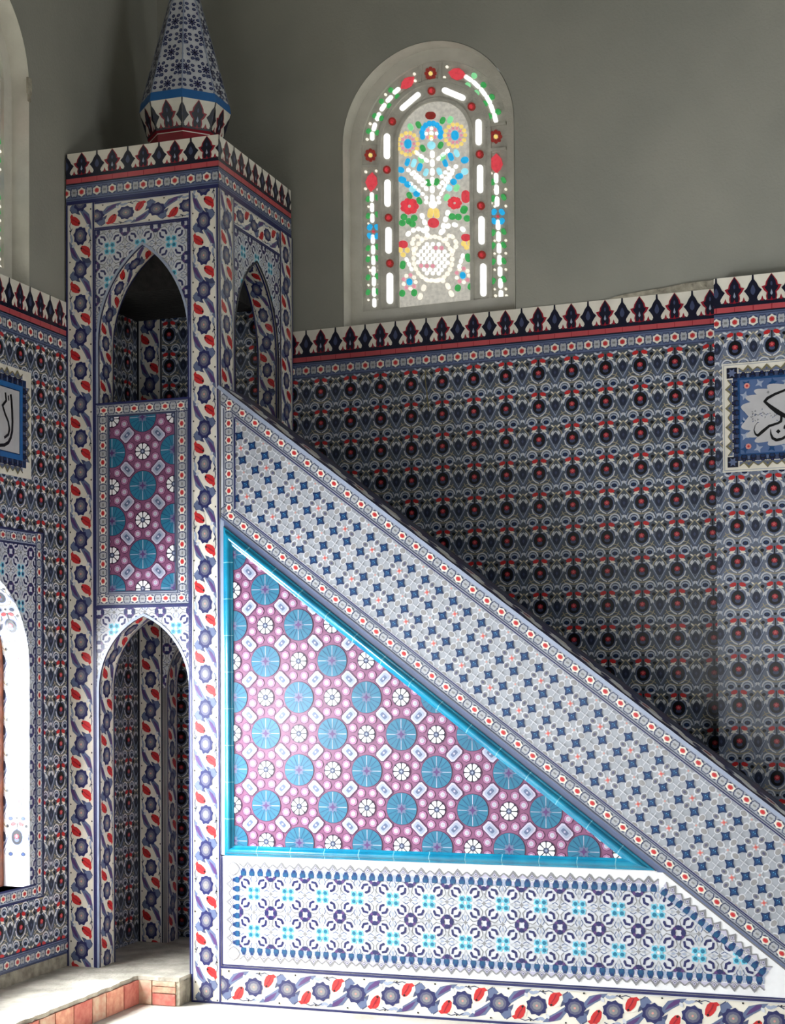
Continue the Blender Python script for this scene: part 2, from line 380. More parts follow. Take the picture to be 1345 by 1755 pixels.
M_WALL, M_STRIP, M_BEAD, M_CREST, M_CARN, M_LAT, M_LACE, M_SPIRE = motif_wall(), motif_strip(), motif_bead(), motif_crest(), motif_carn(), motif_lattice(), motif_lace(), motif_spire()
M_CARNB = motif_carn('blue', 'navy')
M_CARN, M_LAT, M_SPIRE, M_CARNB = dedupe(M_CARN), dedupe(M_LAT), dedupe(M_SPIRE), dedupe(M_CARNB)
M_STAR, M_DISC, M_CELLP, M_CELLN = motif_medal(0), motif_medal(1), motif_cell(1), motif_cell(-1)

DK = dict(lilac='slate', slatel='slated', teald='blued', blue='ink', gray='olive')
M_LACED = Mo([(l, DK.get(c, c), p) for l, c, p in M_LACE])
def bbox(cl): 
    xs = [p[0] for c in cl for p in c]; ys = [p[1] for c in cl for p in c]; return min(xs), min(ys), max(xs), max(ys)
def fill(S, clips, col, layer=.5):
    for c in clips: S.poly(c, col, layer)
def tile_wall(S, clips, ox, oz, p, q, base='base', skip=None, joints=True):
    fill(S, clips, base); x0, y0, x1, y1 = bbox(clips)
    for i in range(math.floor((x0-ox)/p-.5), math.ceil((x1-ox)/p+.5)+1):
        for j in range(math.floor((y0-oz)/q-1), math.ceil((y1-oz)/q+1)+1):
            c = (ox+i*p, oz+j*q)
            if skip and skip(*c): continue
            S.stamp(M_WALL, c, (p, 0), (0, q), clips)
def grid(S, clips, motif, ox, oz, p, q, ang=0):
    x0, y0, x1, y1 = bbox(clips); c, s = cos(ang), sin(ang); R_ = int(max(x1-x0, y1-y0)*1.5/min(p, q))+3
    mx, my = (x0+x1)/2, (y0+y1)/2; u = (mx-ox)*c+(my-oz)*s; v = -(mx-ox)*s+(my-oz)*c; i0, j0 = round(u/p), round(v/q)
    for i in range(i0-R_, i0+R_+1):
        for j in range(j0-R_, j0+R_+1):
            X = ox+i*p*c-j*q*s; Y = oz+i*p*s+j*q*c
            if x0-p < X < x1+p and y0-q < Y < y1+q:
                S.stamp(motif(i, j) if callable(motif) else motif, (X, Y), (p*c, p*s), (-q*s, q*c), clips)
def strip(S, p0, p1, wd, T=.2155, phase=0, clips=None, base='cream', lines=True, flip=1, edge='navy'):
    """floral running border from p0 to p1 (centre line)"""
    L = math.hypot(p1[0]-p0[0], p1[1]-p0[1]); d = ((p1[0]-p0[0])/L, (p1[1]-p0[1])/L); n = (d[1]*flip, -d[0]*flip)
    q = [(p0[0]-n[0]*wd/2, p0[1]-n[1]*wd/2), (p0[0]+n[0]*wd/2, p0[1]+n[1]*wd/2), (p1[0]+n[0]*wd/2, p1[1]+n[1]*wd/2), (p1[0]-n[0]*wd/2, p1[1]-n[1]*wd/2)]
    if area2(q) < 0: q = q[::-1]
    cl = [q] if clips is None else clips
    if clips is None: S.poly(q, base, 0)
    else:
        for c in clips:
            r = clip(q, c)
            if len(r) > 2: S.poly(r, base, 0)
        cl = [r for r in (clip(q, c) for c in clips) if len(r) > 2]
    w2 = wd*.86
    for k in range(-3, int(L/(2*T))+3):
        t = phase+k*2*T
        if t > L+2*T or t < -3*T: continue
        S.stamp(M_STRIP, (p0[0]+d[0]*t, p0[1]+d[1]*t), (n[0]*w2, n[1]*w2), (d[0]*T, d[1]*T), cl)
    if lines:
        for sg in (-1, 1):
            for off, ww, col, ly in ((.47, .06, edge, 6), (.42, .022, 'offw', 6)):
                o = (n[0]*wd*off*sg, n[1]*wd*off*sg)
                S.line([(p0[0]+o[0], p0[1]+o[1]), (p1[0]+o[0], p1[1]+o[1])], wd*ww, col, ly, cl if clips else None)
def beads(S, p0, p1, wd, T=.1087, phase=.0, clips=None, base='band'):
    L = math.hypot(p1[0]-p0[0], p1[1]-p0[1]); d = ((p1[0]-p0[0])/L, (p1[1]-p0[1])/L); n = (-d[1], d[0])
    q = [(p0[0]-n[0]*wd/2, p0[1]-n[1]*wd/2), (p1[0]-n[0]*wd/2, p1[1]-n[1]*wd/2), (p1[0]+n[0]*wd/2, p1[1]+n[1]*wd/2), (p0[0]+n[0]*wd/2, p0[1]+n[1]*wd/2)]
    cl = [q] if clips is None else [r for r in (clip(q, c) for c in clips) if len(r) > 2]
    for c in cl: S.poly(c, base, 1)
    k = -1
    while phase+k*T < L+T:
        t = phase+k*T; k += 1
        if t < -T: continue
        S.stamp(M_BEAD, (p0[0]+d[0]*t, p0[1]+d[1]*t), (d[0]*T, d[1]*T), (n[0]*wd, n[1]*wd), cl, 2)
def crest_band(S, x0, x1, zt, hc, ox, p, hr=.04, hb=.108, clips=None, beadp=None):
    """crest of pointed leaves, red line and bead row hanging from the top edge zt"""
    zc = zt-hc; cl = [rect(x0, zc, x1, zt)] if clips is None else clips
    S.poly(rect(x0, zc, x1, zt), 'cream', 0)
    for i in range(math.floor((x0-ox)/p)-1, math.ceil((x1-ox)/p)+2): S.stamp(M_CREST, (ox+i*p, zc), (p, 0), (0, hc), cl)
    S.poly(rect(x0, zc-.008, x1, zc), 'ink', 1); S.poly(rect(x0, zc-hr, x1, zc-.008), 'redband', 0); S.poly(rect(x0, zc-hr-.010, x1, zc-hr), 'ink', 0)
    for i in range(math.floor((x0-ox)/p)-1, math.ceil((x1-ox)/p)+2):
        for s in (0, .5): S.poly([(ox+(i+s)*p-.002, zc-hr), (ox+(i+s)*p+.002, zc-hr), (ox+(i+s)*p+.002, zc-.01), (ox+(i+s)*p-.002, zc-.01)], 'crim', 2, [rect(x0, zc-hr, x1, zc)])
    b = beadp or p/2; zb = zc-hr-.010-hb/2
    q0 = (x0, zb); beads(S, q0, (x1, zb), hb, b, ((ox-x0) % b), None, 'slate')
    return zb-hb/2

def lace(S, p0, p1, wd, T=.109, clips=None, phase=0, motif=None):
    """toothed border along p0->p1, teeth pointing to the left of the direction"""
    L = math.hypot(p1[0]-p0[0], p1[1]-p0[1]); d = ((p1[0]-p0[0])/L, (p1[1]-p0[1])/L); n = (-d[1], d[0])
    N = max(1, round(L/T)); T = L/N
    for k in range(N):
        t = (k+.5)*T; S.stamp(motif or M_LACE, (p0[0]+d[0]*t, p0[1]+d[1]*t), (d[0]*T, d[1]*T), (n[0]*wd, n[1]*wd), clips)

# ------------------------------------------------------------------ room geometry
XL = -1.09                      # left wall face
WA = rad(3.7043); WO = Vector((0, 1.2117, 0)); WU = Vector((cos(WA), -sin(WA), 0)); WN = Vector((sin(WA), cos(WA), 0))  # rear wall frame, WN points out of the room
def back(u, z, h=0): return WO+WU*u-WN*h+Vector((0, 0, z))
def leftm(y, z, h=0): return Vector((XL+h, y, z))          # a = y, b = z, faces +X
def side(x, z, h=0): return Vector((x, -h, z))

# floor
b = MB(); b.box((-1.5, -11.2, -.2), (8.2, 1.6, -.002), CONC); fl = b.build('floor'); tag(fl, 'pale dusty cement floor in front of the minbar', 'floor', 'structure')
b = MB(); b.box((-1.5, -11.2, 8.2), (8.2, 1.6, 8.4), PLASTER); o = b.build('ceiling'); tag(o, 'plain plaster ceiling above the hall', 'ceiling', 'structure')
b = MB(); b.box((8.0, -11.2, 0), (8.2, 1.4, 8.2), PLASTER); o = b.build('wall_right'); tag(o, 'plain plaster wall on the right side of the hall', 'wall', 'structure')
b = MB(); b.box((-1.5, -11.2, 0), (8.0, -11.0, 8.2), PLASTER); o = b.build('wall_front'); tag(o, 'plain plaster wall opposite the tiled rear wall', 'wall', 'structure')

# generic wall slab with arched openings: f(a, b, h) with h towards the room
def arch_outline(cx, a, z0, zs, H, n=14):
    """pointed or round arch opening outline, ccw, starting bottom left going right"""
    return [(cx-a, z0), (cx+a, z0)] + arch_curve(cx, a, zs, H, n)[::-1]
def arch_curve(cx, a, zs, H, n=14):
    if H <= a*1.001:
        return [(cx-a*cos(PI*i/(n*2)), zs+H*sin(PI*i/(n*2))) for i in range(2*n+1)]
    c = (H*H-a*a)/(2*a); r = a+c; th = math.acos(c/r); L = []
    for i in range(n+1):
        t = th*i/n; L.append((cx-(r*cos(t)-c), zs+r*sin(t)))
    return L+[(2*cx-x, z) for x, z in L[-2::-1]]
def spandrel(cx, a, zs, H, x0, x1, zt, n=14):
    """convex strips that fill the region x0..x1, zs..zt above the arch"""
    cv = arch_curve(cx, a, zs, H, n); out = []
    for (xa, za), (xb, zb) in zip(cv, cv[1:]):
        if xb-xa > 1e-6: out.append([(xa, za), (xb, zb), (xb, zt), (xa, zt)])
    if x0 < cx-a: out.append(rect(x0, zs, cx-a, zt))
    if x1 > cx+a: out.append(rect(cx+a, zs, x1, zt))
    return out
def slab(b, cells, f, h0, h1, m):
    for c in cells: b.prism(c, lambda a, z: f(a, z, h0), lambda a, z: f(a, z, h1), m)
def reveal(b, cv, f, h0, h1, m):
    for p, q in zip(cv, cv[1:]): b.face([f(*p, h0), f(*q, h0), f(*q, h1), f(*p, h1)], m)

# ---- rear wall
WC, WA_, WZ0, WZS = 1.0, .62, 4.40, 5.655       # upper window centre, half width, sill, springing
b = MB()
cells = [rect(-1.6, 0, WC-WA_, 8.2), rect(WC+WA_, 0, 8.9, 8.2), rect(WC-WA_, 0, WC+WA_, WZ0)] + spandrel(WC, WA_, WZS, WA_, WC-WA_, WC+WA_, 8.2)
slab(b, cells, back, -.45, 0, PLASTER)
wall_back = b.build('wall_back'); tag(wall_back, 'grey plastered rear wall above floral blue, white and red tiles', 'wall', 'structure')
def backc(u, z, h=0): return back(u, z, h+.012)
b = MB(); b.prism(rect(-1.12, 0, 2.93, 4.400), lambda a, z: back(a, z, 0), lambda a, z: back(a, z, .012), pm('offw')); 
S = Surf(backc); S.v, S.f, S.mi, S.mats = b.v, b.f, b.mi, b.mats
low = crest_band(S, -1.12, 2.93, 4.400, .177, .6599, .2229, clips=None)
S.poly(rect(-1.12, 4.066, 2.93, low), 'slated', 0)
hidden = lambda u, z: u > .25 and z < 3.45-.77*u
tile_wall(S, [rect(-1.12, 0, 2.93, 4.068)], .6599, 3.961, .2229, .217, skip=hidden)
S.line([(.992, 4.047), (.987, 3.986), (.998, 3.897), (1.009, 3.774)], .008, 'olive', 7)
S.build('tile_cladding', wall_back)
# pilaster on the right
PU0 = 2.93
b = MB(); b.prism(rect(PU0, 0, 4.6, 4.435), lambda a, z: back(a, z, 0), lambda a, z: back(a, z, .11), pm('offw'))
pil = b.build('pilaster', wall_back)
def pilc(u, z, h=0): return back(u, z, h+.11)
S = Surf(pilc); low = crest_band(S, PU0, 4.6, 4.435, .177, 3.056, .2229)
S.poly(rect(PU0, 4.09, 4.6, low), 'slated', 0)
tile_wall(S, [rect(PU0, 0, 4.6, 4.10)], 3.056, 3.995, .2215, .2185, base='base_lit', skip=lambda u, z: z < 3.2-.77*u)  # lighter ground colour paints in the stronger light on the pilaster
S.build('tile_cladding', pil)
b = MB()
pts = [(2.25, 4.401), (2.93, 4.401), (2.93, 4.452), (2.75, 4.452), (2.6, 4.436), (2.45, 4.428), (2.3, 4.415)]
b.prism(pts, lambda a, z: back(a, z, 0), lambda a, z: back(a, z, .02), MORTAR); b.build('mortar_ledge', wall_back)

# ---- left wall with window openings
LC, LA, LZ0, LZS = -1.037, .60, .73, 2.06        # lower window: centre y, half width, sill, springing
UC, UA = -1.037, .62
b = MB(); TH = -.38
def leftw(y, z, h=0): return Vector((XL+h, y, z))
cells = [rect(LC+UA, 0, 1.6, 8.2), rect(UC-UA, 0, UC+UA, LZ0), rect(-3.0, 0, UC-UA, 8.2)]
cells += [rect(LC+LA, LZ0, UC+UA, LZS), rect(UC-UA, LZ0, LC-LA, LZS)] + spandrel(LC, LA, LZS, LA, UC-UA, UC+UA, 4.40) + spandrel(UC, UA, 5.655, UA, UC-UA, UC+UA, 8.2)
for yc in (-3.7, -6.3, -8.9):                     # further windows along the hall
    cells += [rect(yc-.6, 0, yc+.6, .73), rect(yc-.6, 2.6, yc+.6, 8.2), rect(yc-2.0, 0, yc-.6, 8.2)]
cells += [rect(-3.1, 0, -3.0, 8.2)]
slab(b, cells, leftw, TH, 0, PLASTER)
wall_left = b.build('wall_left'); tag(wall_left, 'left wall, grey plaster above floral tiles with two arched windows', 'wall', 'structure')
S = Surf(lambda y, z, h: leftw(y, z, h+.012))
zT = 4.42
rg = [rect(-2.9, .255, LC-LA, zT), rect(LC+LA, .255, .02, zT), rect(LC-LA, .255, LC+LA, LZ0)] + spandrel(LC, LA, LZS, LA, LC-LA, LC+LA, zT)
slab(S, rg, leftw, 0, .0125, pm('offw')); S.h0 = .0015
crest_band(S, -2.9, .02, zT, .177, -.5426, .229)
b0 = zT-.177-.04-.01-.108
fr = (LC-.745, .655, LC+.745, 2.905)              # bead frame round the lower window
bw = .085
cl = [rect(-2.9, .35, fr[0], b0), rect(fr[2], .35, .02, b0), rect(fr[0], .35, fr[2], fr[1]), rect(fr[0], fr[3], fr[2], b0)]
tile_wall(S, cl, -.5426, 3.108, .229, .2175)
cl2 = [rect(-1.10, .3, .02, 1.0)]
beads(S, (-2.9, .30), (.02, .30), .09, .1145, .03, None, 'slate')
S.poly(rect(-2.9, .255, .02, .258), 'navy', 7); S.line([(-2.9, .352), (.02, .352)], .008, 'navy', 7)
inner = (fr[0]+bw, fr[1]+bw, fr[2]-bw, fr[3]-bw)
beads(S, (fr[0]+bw/2, fr[1]), (fr[0]+bw/2, fr[3]), bw, .1087, .05, [rect(*fr)], 'slatel')
beads(S, (fr[2]-bw/2, fr[1]), (fr[2]-bw/2, fr[3]), bw, .1087, .05, [rect(*fr)], 'slatel')
beads(S, (inner[0], fr[3]-bw/2), (inner[2], fr[3]-bw/2), bw, .1145, .05, None, 'slatel')
beads(S, (inner[0], fr[1]+bw/2), (inner[2], fr[1]+bw/2), bw, .1145, .05, None, 'slatel')
for r_ in (fr, inner):
    S.line([(r_[0], r_[1]), (r_[2], r_[1]), (r_[2], r_[3]), (r_[0], r_[3])], .009, 'navy', 7, None, True)
cl = [rect(inner[0], inner[1], LC-LA, inner[3]), rect(LC+LA, inner[1], inner[2], inner[3])] + spandrel(LC, LA, LZS, LA, LC-LA, LC+LA, inner[3])
fill(S, cl, 'offw', 1); grid(S, cl, M_CARNB, LC+.5, 2.66, .2175, .2175)
S.build('tile_cladding', wall_left)
b = MB(); b.box((XL, -.445, 5.62), (XL+.012, -.40, 5.72), MORTAR); b.box((XL, -.432, 5.575), (XL+.008, -.405, 5.63), MORTAR); b.build('plaster_chip', wall_left)
b = MB(); b.box((XL, -2.9, .172), (XL+.014, .0, .256), MORTAR); b.build('mortar_skirting', wall_left)

# ------------------------------------------------------------------ windows
def emat(name, rgb, e): return mat(name, rgb, rough=.25, var=.1, scale=40, emit=e)
GL = dict(W=emat('glass_clear', (250, 250, 248), 1.15), B=emat('glass_blue', (40, 165, 220), .85), b=emat('glass_pale_blue', (150, 220, 235), .9), G=emat('glass_green', (70, 170, 92), .62), g=emat('glass_pale_green', (140, 225, 160), .75),
    R=emat('glass_red', (214, 70, 80), .72), D=emat('glass_dark_red', (140, 50, 44), .5), Y=emat('glass_yellow', (240, 210, 120), .8), P=emat('glass_pink', (225, 150, 165), .75), C=emat('glass_cream', (245, 238, 222), .95), K=emat('glass_crackle', (196, 192, 182), .62))
def rr_(cx, cy, w_, h_, rot=0, n=4):
    r = min(w_, h_)/2; out = []
    for sx, sy, a0 in ((1, 1, 0), (-1, 1, 90), (-1, -1, 180), (1, -1, 270)):
        for i in range(n):
            t = rad(a0+90*i/(n-1)); out.append((sx*(w_/2-r)+r*cos(t), sy*(h_/2-r)+r*sin(t)))
    c, s = cos(rad(rot)), sin(rad(rot)); return [(cx+x*c-y*s, cy+x*s+y*c) for x, y in out]
def window_pieces():
    P = []   # (colour, outline) in drawing units, y down
    def a(c, x, y, w_, h_, rot=0): P.append((c, rr_(x, y, w_, h_, rot)))
    for x, y, w_, h_ in ((278,670,36,150),(282,945,36,160),(288,1222,36,155),(296,1503,38,182),(810,595,34,150),(818,863,34,162),(826,1157,34,162),(836,1440,34,188)): a('W', x, y, w_, h_)
    a('W', 415, 410, 150, 30, -40); a('W', 668, 373, 145, 34, 24)
    for x, y in ((310,525),(278,808),(770,448),(540,352),(816,722),(823,1017),(828,1297),(288,1090),(296,1357)): a('D', x, y, 44, 48); a('R', x, y, 26, 28)
    for x, y in ((535,250),(180,722),(907,622)):
        for k in range(8): P.append(('D', ell(x+25*cos(k*PI/4), y+28*sin(k*PI/4), 11, 12, 0, 7)))
        P.append(('Y', ell(x, y, 11, 12, 0, 8)))
    for x, y, w_, h_, r in ((400,300,88,52,-40),(688,258,92,62,12),(187,880,62,100,5),(910,775,62,100,0)): P.append(('R', leaf(x, y, w_*1.15, h_*1.15, r) if w_ > h_ else leaf(x, y, h_*1.15, w_*1.15, 90+r)))
    for k in range(11):                                            # straight side stems
        t = k/10; x, y = 188+16*t, 968+622*t
        if not .27 < t < .38: a('W', x, y, 22, 54)
        x, y = 908+27*t, 858+665*t
        if not .27 < t < .38: a('W', x, y, 24, 58)
    for x, y in ((198,1172),(918,1077)):
        for dx in (-22, 22):
            for dy in (-26, 26): a('B', x+dx, y+dy, 28, 38, 30 if dx*dy > 0 else -30)
        a('R', x, y, 16, 16)
    for y, dy in ((980,8),(1080,8),(1270,8),(1335,6),(1442,8),(1530,6)): a('G', 166, y, 22, 36, 20); a('G', 222, y-dy, 24, 38, -20); a('C', 232, y+40, 14, 14); a('C', 168, y+45, 12, 12)
    for y, dy in ((880,10),(975,8),(1170,8),(1243,4),(1335,6),(1445,12)): a('G', 890, y, 24, 38, 25); a('G', 950, y-dy, 24, 38, -25); a('C', 962, y+42, 14, 14); a('C', 900, y+45, 12, 12)
    for x, y, r in ((190,610,0),(203,555,15),(225,495,22),(255,440,35),(292,392,45),(335,345,50)): a('W', x, y, 24, 52, r)
    for x, y in ((168,580),(222,590),(205,490),(245,505),(245,405),(292,433),(300,340),(340,380)): a('G', x, y, 26, 32, 30)
    for x, y, r in ((752,285,-55),(795,320,-45),(835,365,-35),(865,410,-28),(885,460,-18),(903,515,-12)): a('W', x, y, 24, 58, r)
    for x, y in ((785,270),(748,325),(838,325),(797,370),(885,395),(845,432),(920,480),(870,505)): a('G' if x > 800 else 'g', x, y, 30, 34, -30)
    for x, y in ((160,628),(178,536),(270,366),(440,250),(445,290),(615,275),(630,215),(560,290),(152,820),(215,815),(150,920),(225,925),(880,830),(905,1528),(966,1526),(880,1000),(180,1400),(232,1400)): a('C', x, y, 16, 16)
    # centre field
    for x, y, c in ((418,560,'g'),(465,548,'G'),(605,525,'G'),(648,522,'g'),(490,685,'G'),(593,668,'G'),(480,752,'g'),(605,738,'g'),(522,885,'G'),(570,880,'G'),(412,960,'G'),(470,990,'G'),(628,970,'g'),(685,915,'g')): a(c, x, y, 30, 44, 25 if x > 545 else -25)
    a('D', 535, 495, 62, 44)
    for k in range(10):
        t = rad(-20+220*k/9); a('B', 540+55*cos(t), 598-58*sin(t), 30, 34, 0)
    for k in range(8): a('P' if k % 2 else 'W', 540+30*cos(k*PI/4), 600+30*sin(k*PI/4), 18, 20)
    a('Y', 538, 622, 30, 26); a('W', 540, 598, 24, 22); a('b', 540, 668, 48, 46)
    for cx, cy in ((403,658),(676,612)):
        a('B', cx, cy, 42, 56)
        for k in range(10): P.append(('P', ell(cx+36*cos(k*PI/5), cy+42*sin(k*PI/5), 9, 9, 0, 6)))
        for k in range(14): P.append(('Y', ell(cx+58*cos(k*PI/7), cy+64*sin(k*PI/7), 12, 12, 0, 7)))
    def chain(c, pts, w_, h_):
        for (x0, y0), (x1, y1) in zip(pts, pts[1:]):
            L = math.hypot(x1-x0, y1-y0); n = max(1, round(L/(h_*1.12))); ang = math.degrees(math.atan2(y1-y0, x1-x0))-90
            for i in range(n): t = (i+.5)/n; a(c, x0+(x1-x0)*t, y0+(y1-y0)*t, w_, min(h_, L/n*.92), ang)
    chain('W', [(545,695),(545,1000)], 26, 44); chain('W', [(440,700),(525,765)], 22, 34); chain('W', [(645,690),(570,755)], 22, 34)
    chain('W', [(395,800),(520,930)], 24, 26); chain('W', [(410,880),(500,960)], 20, 24); chain('W', [(430,815),(515,890)], 20, 22)
    chain('W', [(690,780),(575,920)], 24, 26); chain('W', [(650,790),(590,860)], 22, 24); chain('W', [(665,820),(590,960)], 20, 24); chain('W', [(510,960),(510,1010)], 24, 24); chain('W', [(580,960),(585,1010)], 24, 24)
    a('W', 548, 1010, 48, 46)
    for x, y, w_, h_, c in ((362,810,42,34,'B'),(400,765,26,48,'B'),(437,770,26,52,'b'),(472,795,28,50,'B'),(508,825,26,46,'b'),(370,868,50,38,'B'),(402,895,42,36,'B'),(430,922,42,38,'b'),(454,950,40,36,'B'),(732,755,46,38,'B'),(685,715,28,46,'b'),(652,735,30,50,'B'),(620,772,28,46,'B'),(586,820,28,46,'b'),(732,820,40,38,'b'),(700,848,46,34,'B'),(668,880,38,38,'B'),(642,915,34,40,'b')): a(c, x, y, w_, h_, -20 if x > 545 else 20)
    for x, y, r in ((412,1022,58),(674,1002,44)):
        for k in range(7): P.append(('R', ell(x+r*.55*cos(k*PI*2/7), y+r*.5*sin(k*PI*2/7), r*.42, r*.36, 0, 8)))
    a('R', 737, 965, 48, 74)
    for x, y in ((380,1085),(410,1110),(440,1090),(370,1120),(430,1125),(660,1080),(695,1082),(725,1045),(745,1090),(730,1035)): a('G', x, y, 40, 38)
    a('Y', 534, 1062, 32, 58, 8); a('Y', 570, 1062, 32, 58, -8); a('R', 552, 1118, 66, 56)
    chain('W', [(480,1060),(520,1170)], 26, 34); chain('W', [(640,1040),(590,1190)], 26, 34); chain('W', [(390,1200),(420,1165),(480,1150),(530,1200)], 26, 34); chain('W', [(590,1180),(650,1120),(700,1135),(740,1170)], 26, 34)
    for k in range(26): t = k*PI*2/26; a('C', 548+112*cos(t), 1325+128*sin(t), 24, 28, math.degrees(t))
    for i in range(-4, 5):
        for j in range(-4, 5):
            x, y = 548+(i-j)*17, 1325+(i+j)*21
            if ((x-548)/88)**2+((y-1325)/104)**2 < 1: a('P' if (i+j+8) % 5 == 0 and abs(i) < 2 else 'W', x, y, 22, 24, 45)
    chain('C', [(440,1290),(425,1220),(470,1190),(495,1230)], 24, 30); chain('C', [(655,1290),(690,1240),(650,1180),(615,1220)], 24, 30)
    chain('C', [(505,1470),(465,1570)], 26, 40); chain('C', [(625,1460),(665,1545)], 26, 40); chain('C', [(500,1450),(620,1450)], 24, 30)
    a('R', 375, 1245, 56, 44); a('Y', 358, 1277, 28, 32); a('Y', 400, 1278, 28, 32); a('Y', 375, 1305, 30, 28); a('R', 738, 1200, 54, 42); a('Y', 725, 1235, 28, 32); a('Y', 760, 1230, 28, 32); a('Y', 742, 1256, 30, 28)
    chain('W', [(390,1320),(430,1400)], 20, 30); chain('W', [(725,1290),(695,1380)], 20, 30)
    a('G', 373, 1365, 32, 50, 10); a('G', 750, 1315, 32, 50, -10)
    for cx, cy in ((412,1462),(720,1417)):
        a('B', cx, cy, 34, 40)
        for k in range(9): a('P' if k % 2 else 'C', cx+36*cos(k*2*PI/9), cy+40*sin(k*2*PI/9), 22, 22)
    for x, y in ((370,1530),(440,1525),(692,1490),(765,1480)): a('G', x, y, 34, 42, 15)
    return P
WP = window_pieces()
KX = .0012566; KZ = .0011820
def dr2l(x, y):  # drawing -> local metres about centre / above sill (levelled)
    yy = y + (x-560)*.138
    return (.0012566*x-.000009*y+.3155-1.004, -.000164*x-.001182*y+6.4945-4.40)
def make_window(name, f, label):
    """f(a, b, h): a across about the centre, b up from the sill, h towards the room. returns root"""
    root = bpy.data.objects.new(name, None); C.collection.objects.link(root); root.location = f(0, 0, 0)
    inv = Matrix.Translation(-Vector(root.location))
    g = lambda a, b, h: Vector(f(a, b, h))-Vector(root.location)
    A_, ZS = .616, 1.255; D = -.12
    # bright plaster reveal and border
    b = MB(); cv = [(-A_, 0)]+arch_curve(0, A_, ZS, A_, 16)+[(A_, 0)]
    reveal(b, cv[::-1], g, -.16, .004, FRAMEP); b.face([g(-A_, 0, -.16), g(A_, 0, -.16), g(A_, 0, .004), g(-A_, 0, .004)], FRAMEP)
    o1 = [(-A_+.0, 0)]+arch_curve(0, A_, ZS, A_, 16)+[(A_, 0)]; i1 = [(-A_+.085, .125)]+arch_curve(0, A_-.085, ZS, A_-.085, 16)+[(A_-.085, .125)]
    for k in range(len(o1)-1): b.face([g(*i1[k], D), g(*i1[k+1], D), g(*o1[k+1], D), g(*o1[k], D)], FRAMEP); b.face([g(*i1[k], D), g(*i1[k], D-.02), g(*i1[k+1], D-.02), g(*i1[k+1], D)], FRAMEP)
    b.face([g(-A_, 0, D), g(A_, 0, D), g(A_-.085, .125, D), g(-A_+.085, .125, D)], FRAMEP); b.face([g(-A_+.085, .125, D), g(A_-.085, .125, D), g(A_-.085, .125, D-.02), g(-A_+.085, .125, D-.02)], FRAMEP)
    b.build('frame', root)
    b = MB(); pan = [(-A_+.085, .125), (A_-.085, .125)]+arch_curve(0, A_-.085, ZS, A_-.085, 16)[::-1]
    b.prism(pan, lambda a, z: g(a, z, D-.06), lambda a, z: g(a, z, D-.02), RIBP)
    h = D-.02
    # raised ribs: two concentric arched ribs and short cross ribs
    for off, wd in ((.215, .024), (.345, .024)):
        r_ = A_-off; line_ = [(-r_, .125)]+arch_curve(0, r_, ZS, r_, 14)+[(r_, .125)]
        for q in ribbon(line_, wd): b.prism(q[::-1] if area2(q) < 0 else q, lambda a, z: g(a, z, h), lambda a, z: g(a, z, h+.014), RIBP)
    for (xa, ya), (xb, yb) in (((125,655),(245,655)),((125,790),(245,785)),((850,560),(965,545)),((850,700),(965,690)),((480,190),(475,300)),((592,185),(590,300))):
        q = ribbon([dr2l(xa, ya), dr2l(xb, yb)], .02)[0]; b.prism(q[::-1] if area2(q) < 0 else q, lambda a, z: g(a, z, h), lambda a, z: g(a, z, h+.012), RIBP)
    b.build('plaster_tracery', root)
    b = MB(); r_ = A_-.358
    field = [(-r_, .13), (r_, .13)]+arch_curve(0, r_, ZS, r_, 12)[::-1]
    b.prism(field, lambda a, z: g(a, z, h), lambda a, z: g(a, z, h+.004), GL['K'])
    for c, pts in WP:
        q = [dr2l(x, y) for x, y in pts]
        if area2(q) < 0: q = q[::-1]
        b.prism(q, lambda a, z: g(a, z, h), lambda a, z: g(a, z, h+.008), GL[c])
    b.build('coloured_glass', root)
    tag(root, label, 'window', 'structure'); return root
make_window('window_1', lambda a, b_, h: back(WC+a, WZ0+b_, h), 'arched stained glass window with a vase of flowers, high on the rear wall')
make_window('window_2', lambda a, b_, h: leftw(UC-a, 4.40+b_, h) if False else Vector((XL+h, UC+a, 4.40+b_)), 'arched stained glass window at the left edge, high on the left wall')

# lower left window: tiled deep reveal, brown wooden frame, glass
w3 = bpy.data.objects.new('window_3', None); C.collection.objects.link(w3); w3.location = (XL, LC, LZ0)
tag(w3, 'sunlit arched window with brown wooden frame, low on the left wall', 'window', 'structure')
off = Vector(w3.location)
g3 = lambda y, z, h: Vector((XL+h, y, z))-off
cv = [(LC-LA, LZ0)]+arch_curve(LC, LA, LZS, LA, 16)+[(LC+LA, LZ0)]
leng = [0]
for p, q in zip(cv, cv[1:]): leng.append(leng[-1]+math.dist(p, q))
def revmap(path, ln, f, hmax, sgn=1):
    def mp(a, s, h):       # a: depth, s: length along the path, h: inwards
        s = min(max(s, 0), ln[-1]-1e-6); k = 0
        while ln[k+1] < s: k += 1
        t = (s-ln[k])/(ln[k+1]-ln[k]); (xa, za), (xb, zb) = path[k], path[k+1]
        L = math.dist((xa, za), (xb, zb)); nx, nz = (zb-za)/L*sgn, -(xb-xa)/L*sgn
        return f(xa+(xb-xa)*t+nx*h, za+(zb-za)*t+nz*h, a)
    return mp
S = Surf(revmap(cv, leng, g3, 0))
for k in range(len(cv)-1): S.poly(rect(-.17, leng[k], .012, leng[k+1]), 'white', 0)
for i in range(int(leng[-1]/.2175)): S.stamp(M_WALL, (-.075, .11+i*.2175), (.2, 0), (0, .2175*(1 if i < 8 else -1)), [rect(-.17, 0, .012, leng[-1])])
S.build('tiled_reveal', w3)
b = MB(); b.face([g3(LC-LA, LZ0, -.17), g3(LC+LA, LZ0, -.17), g3(LC+LA, LZ0, .014), g3(LC-LA, LZ0, .014)], pm('white')); b.build('sill', w3)
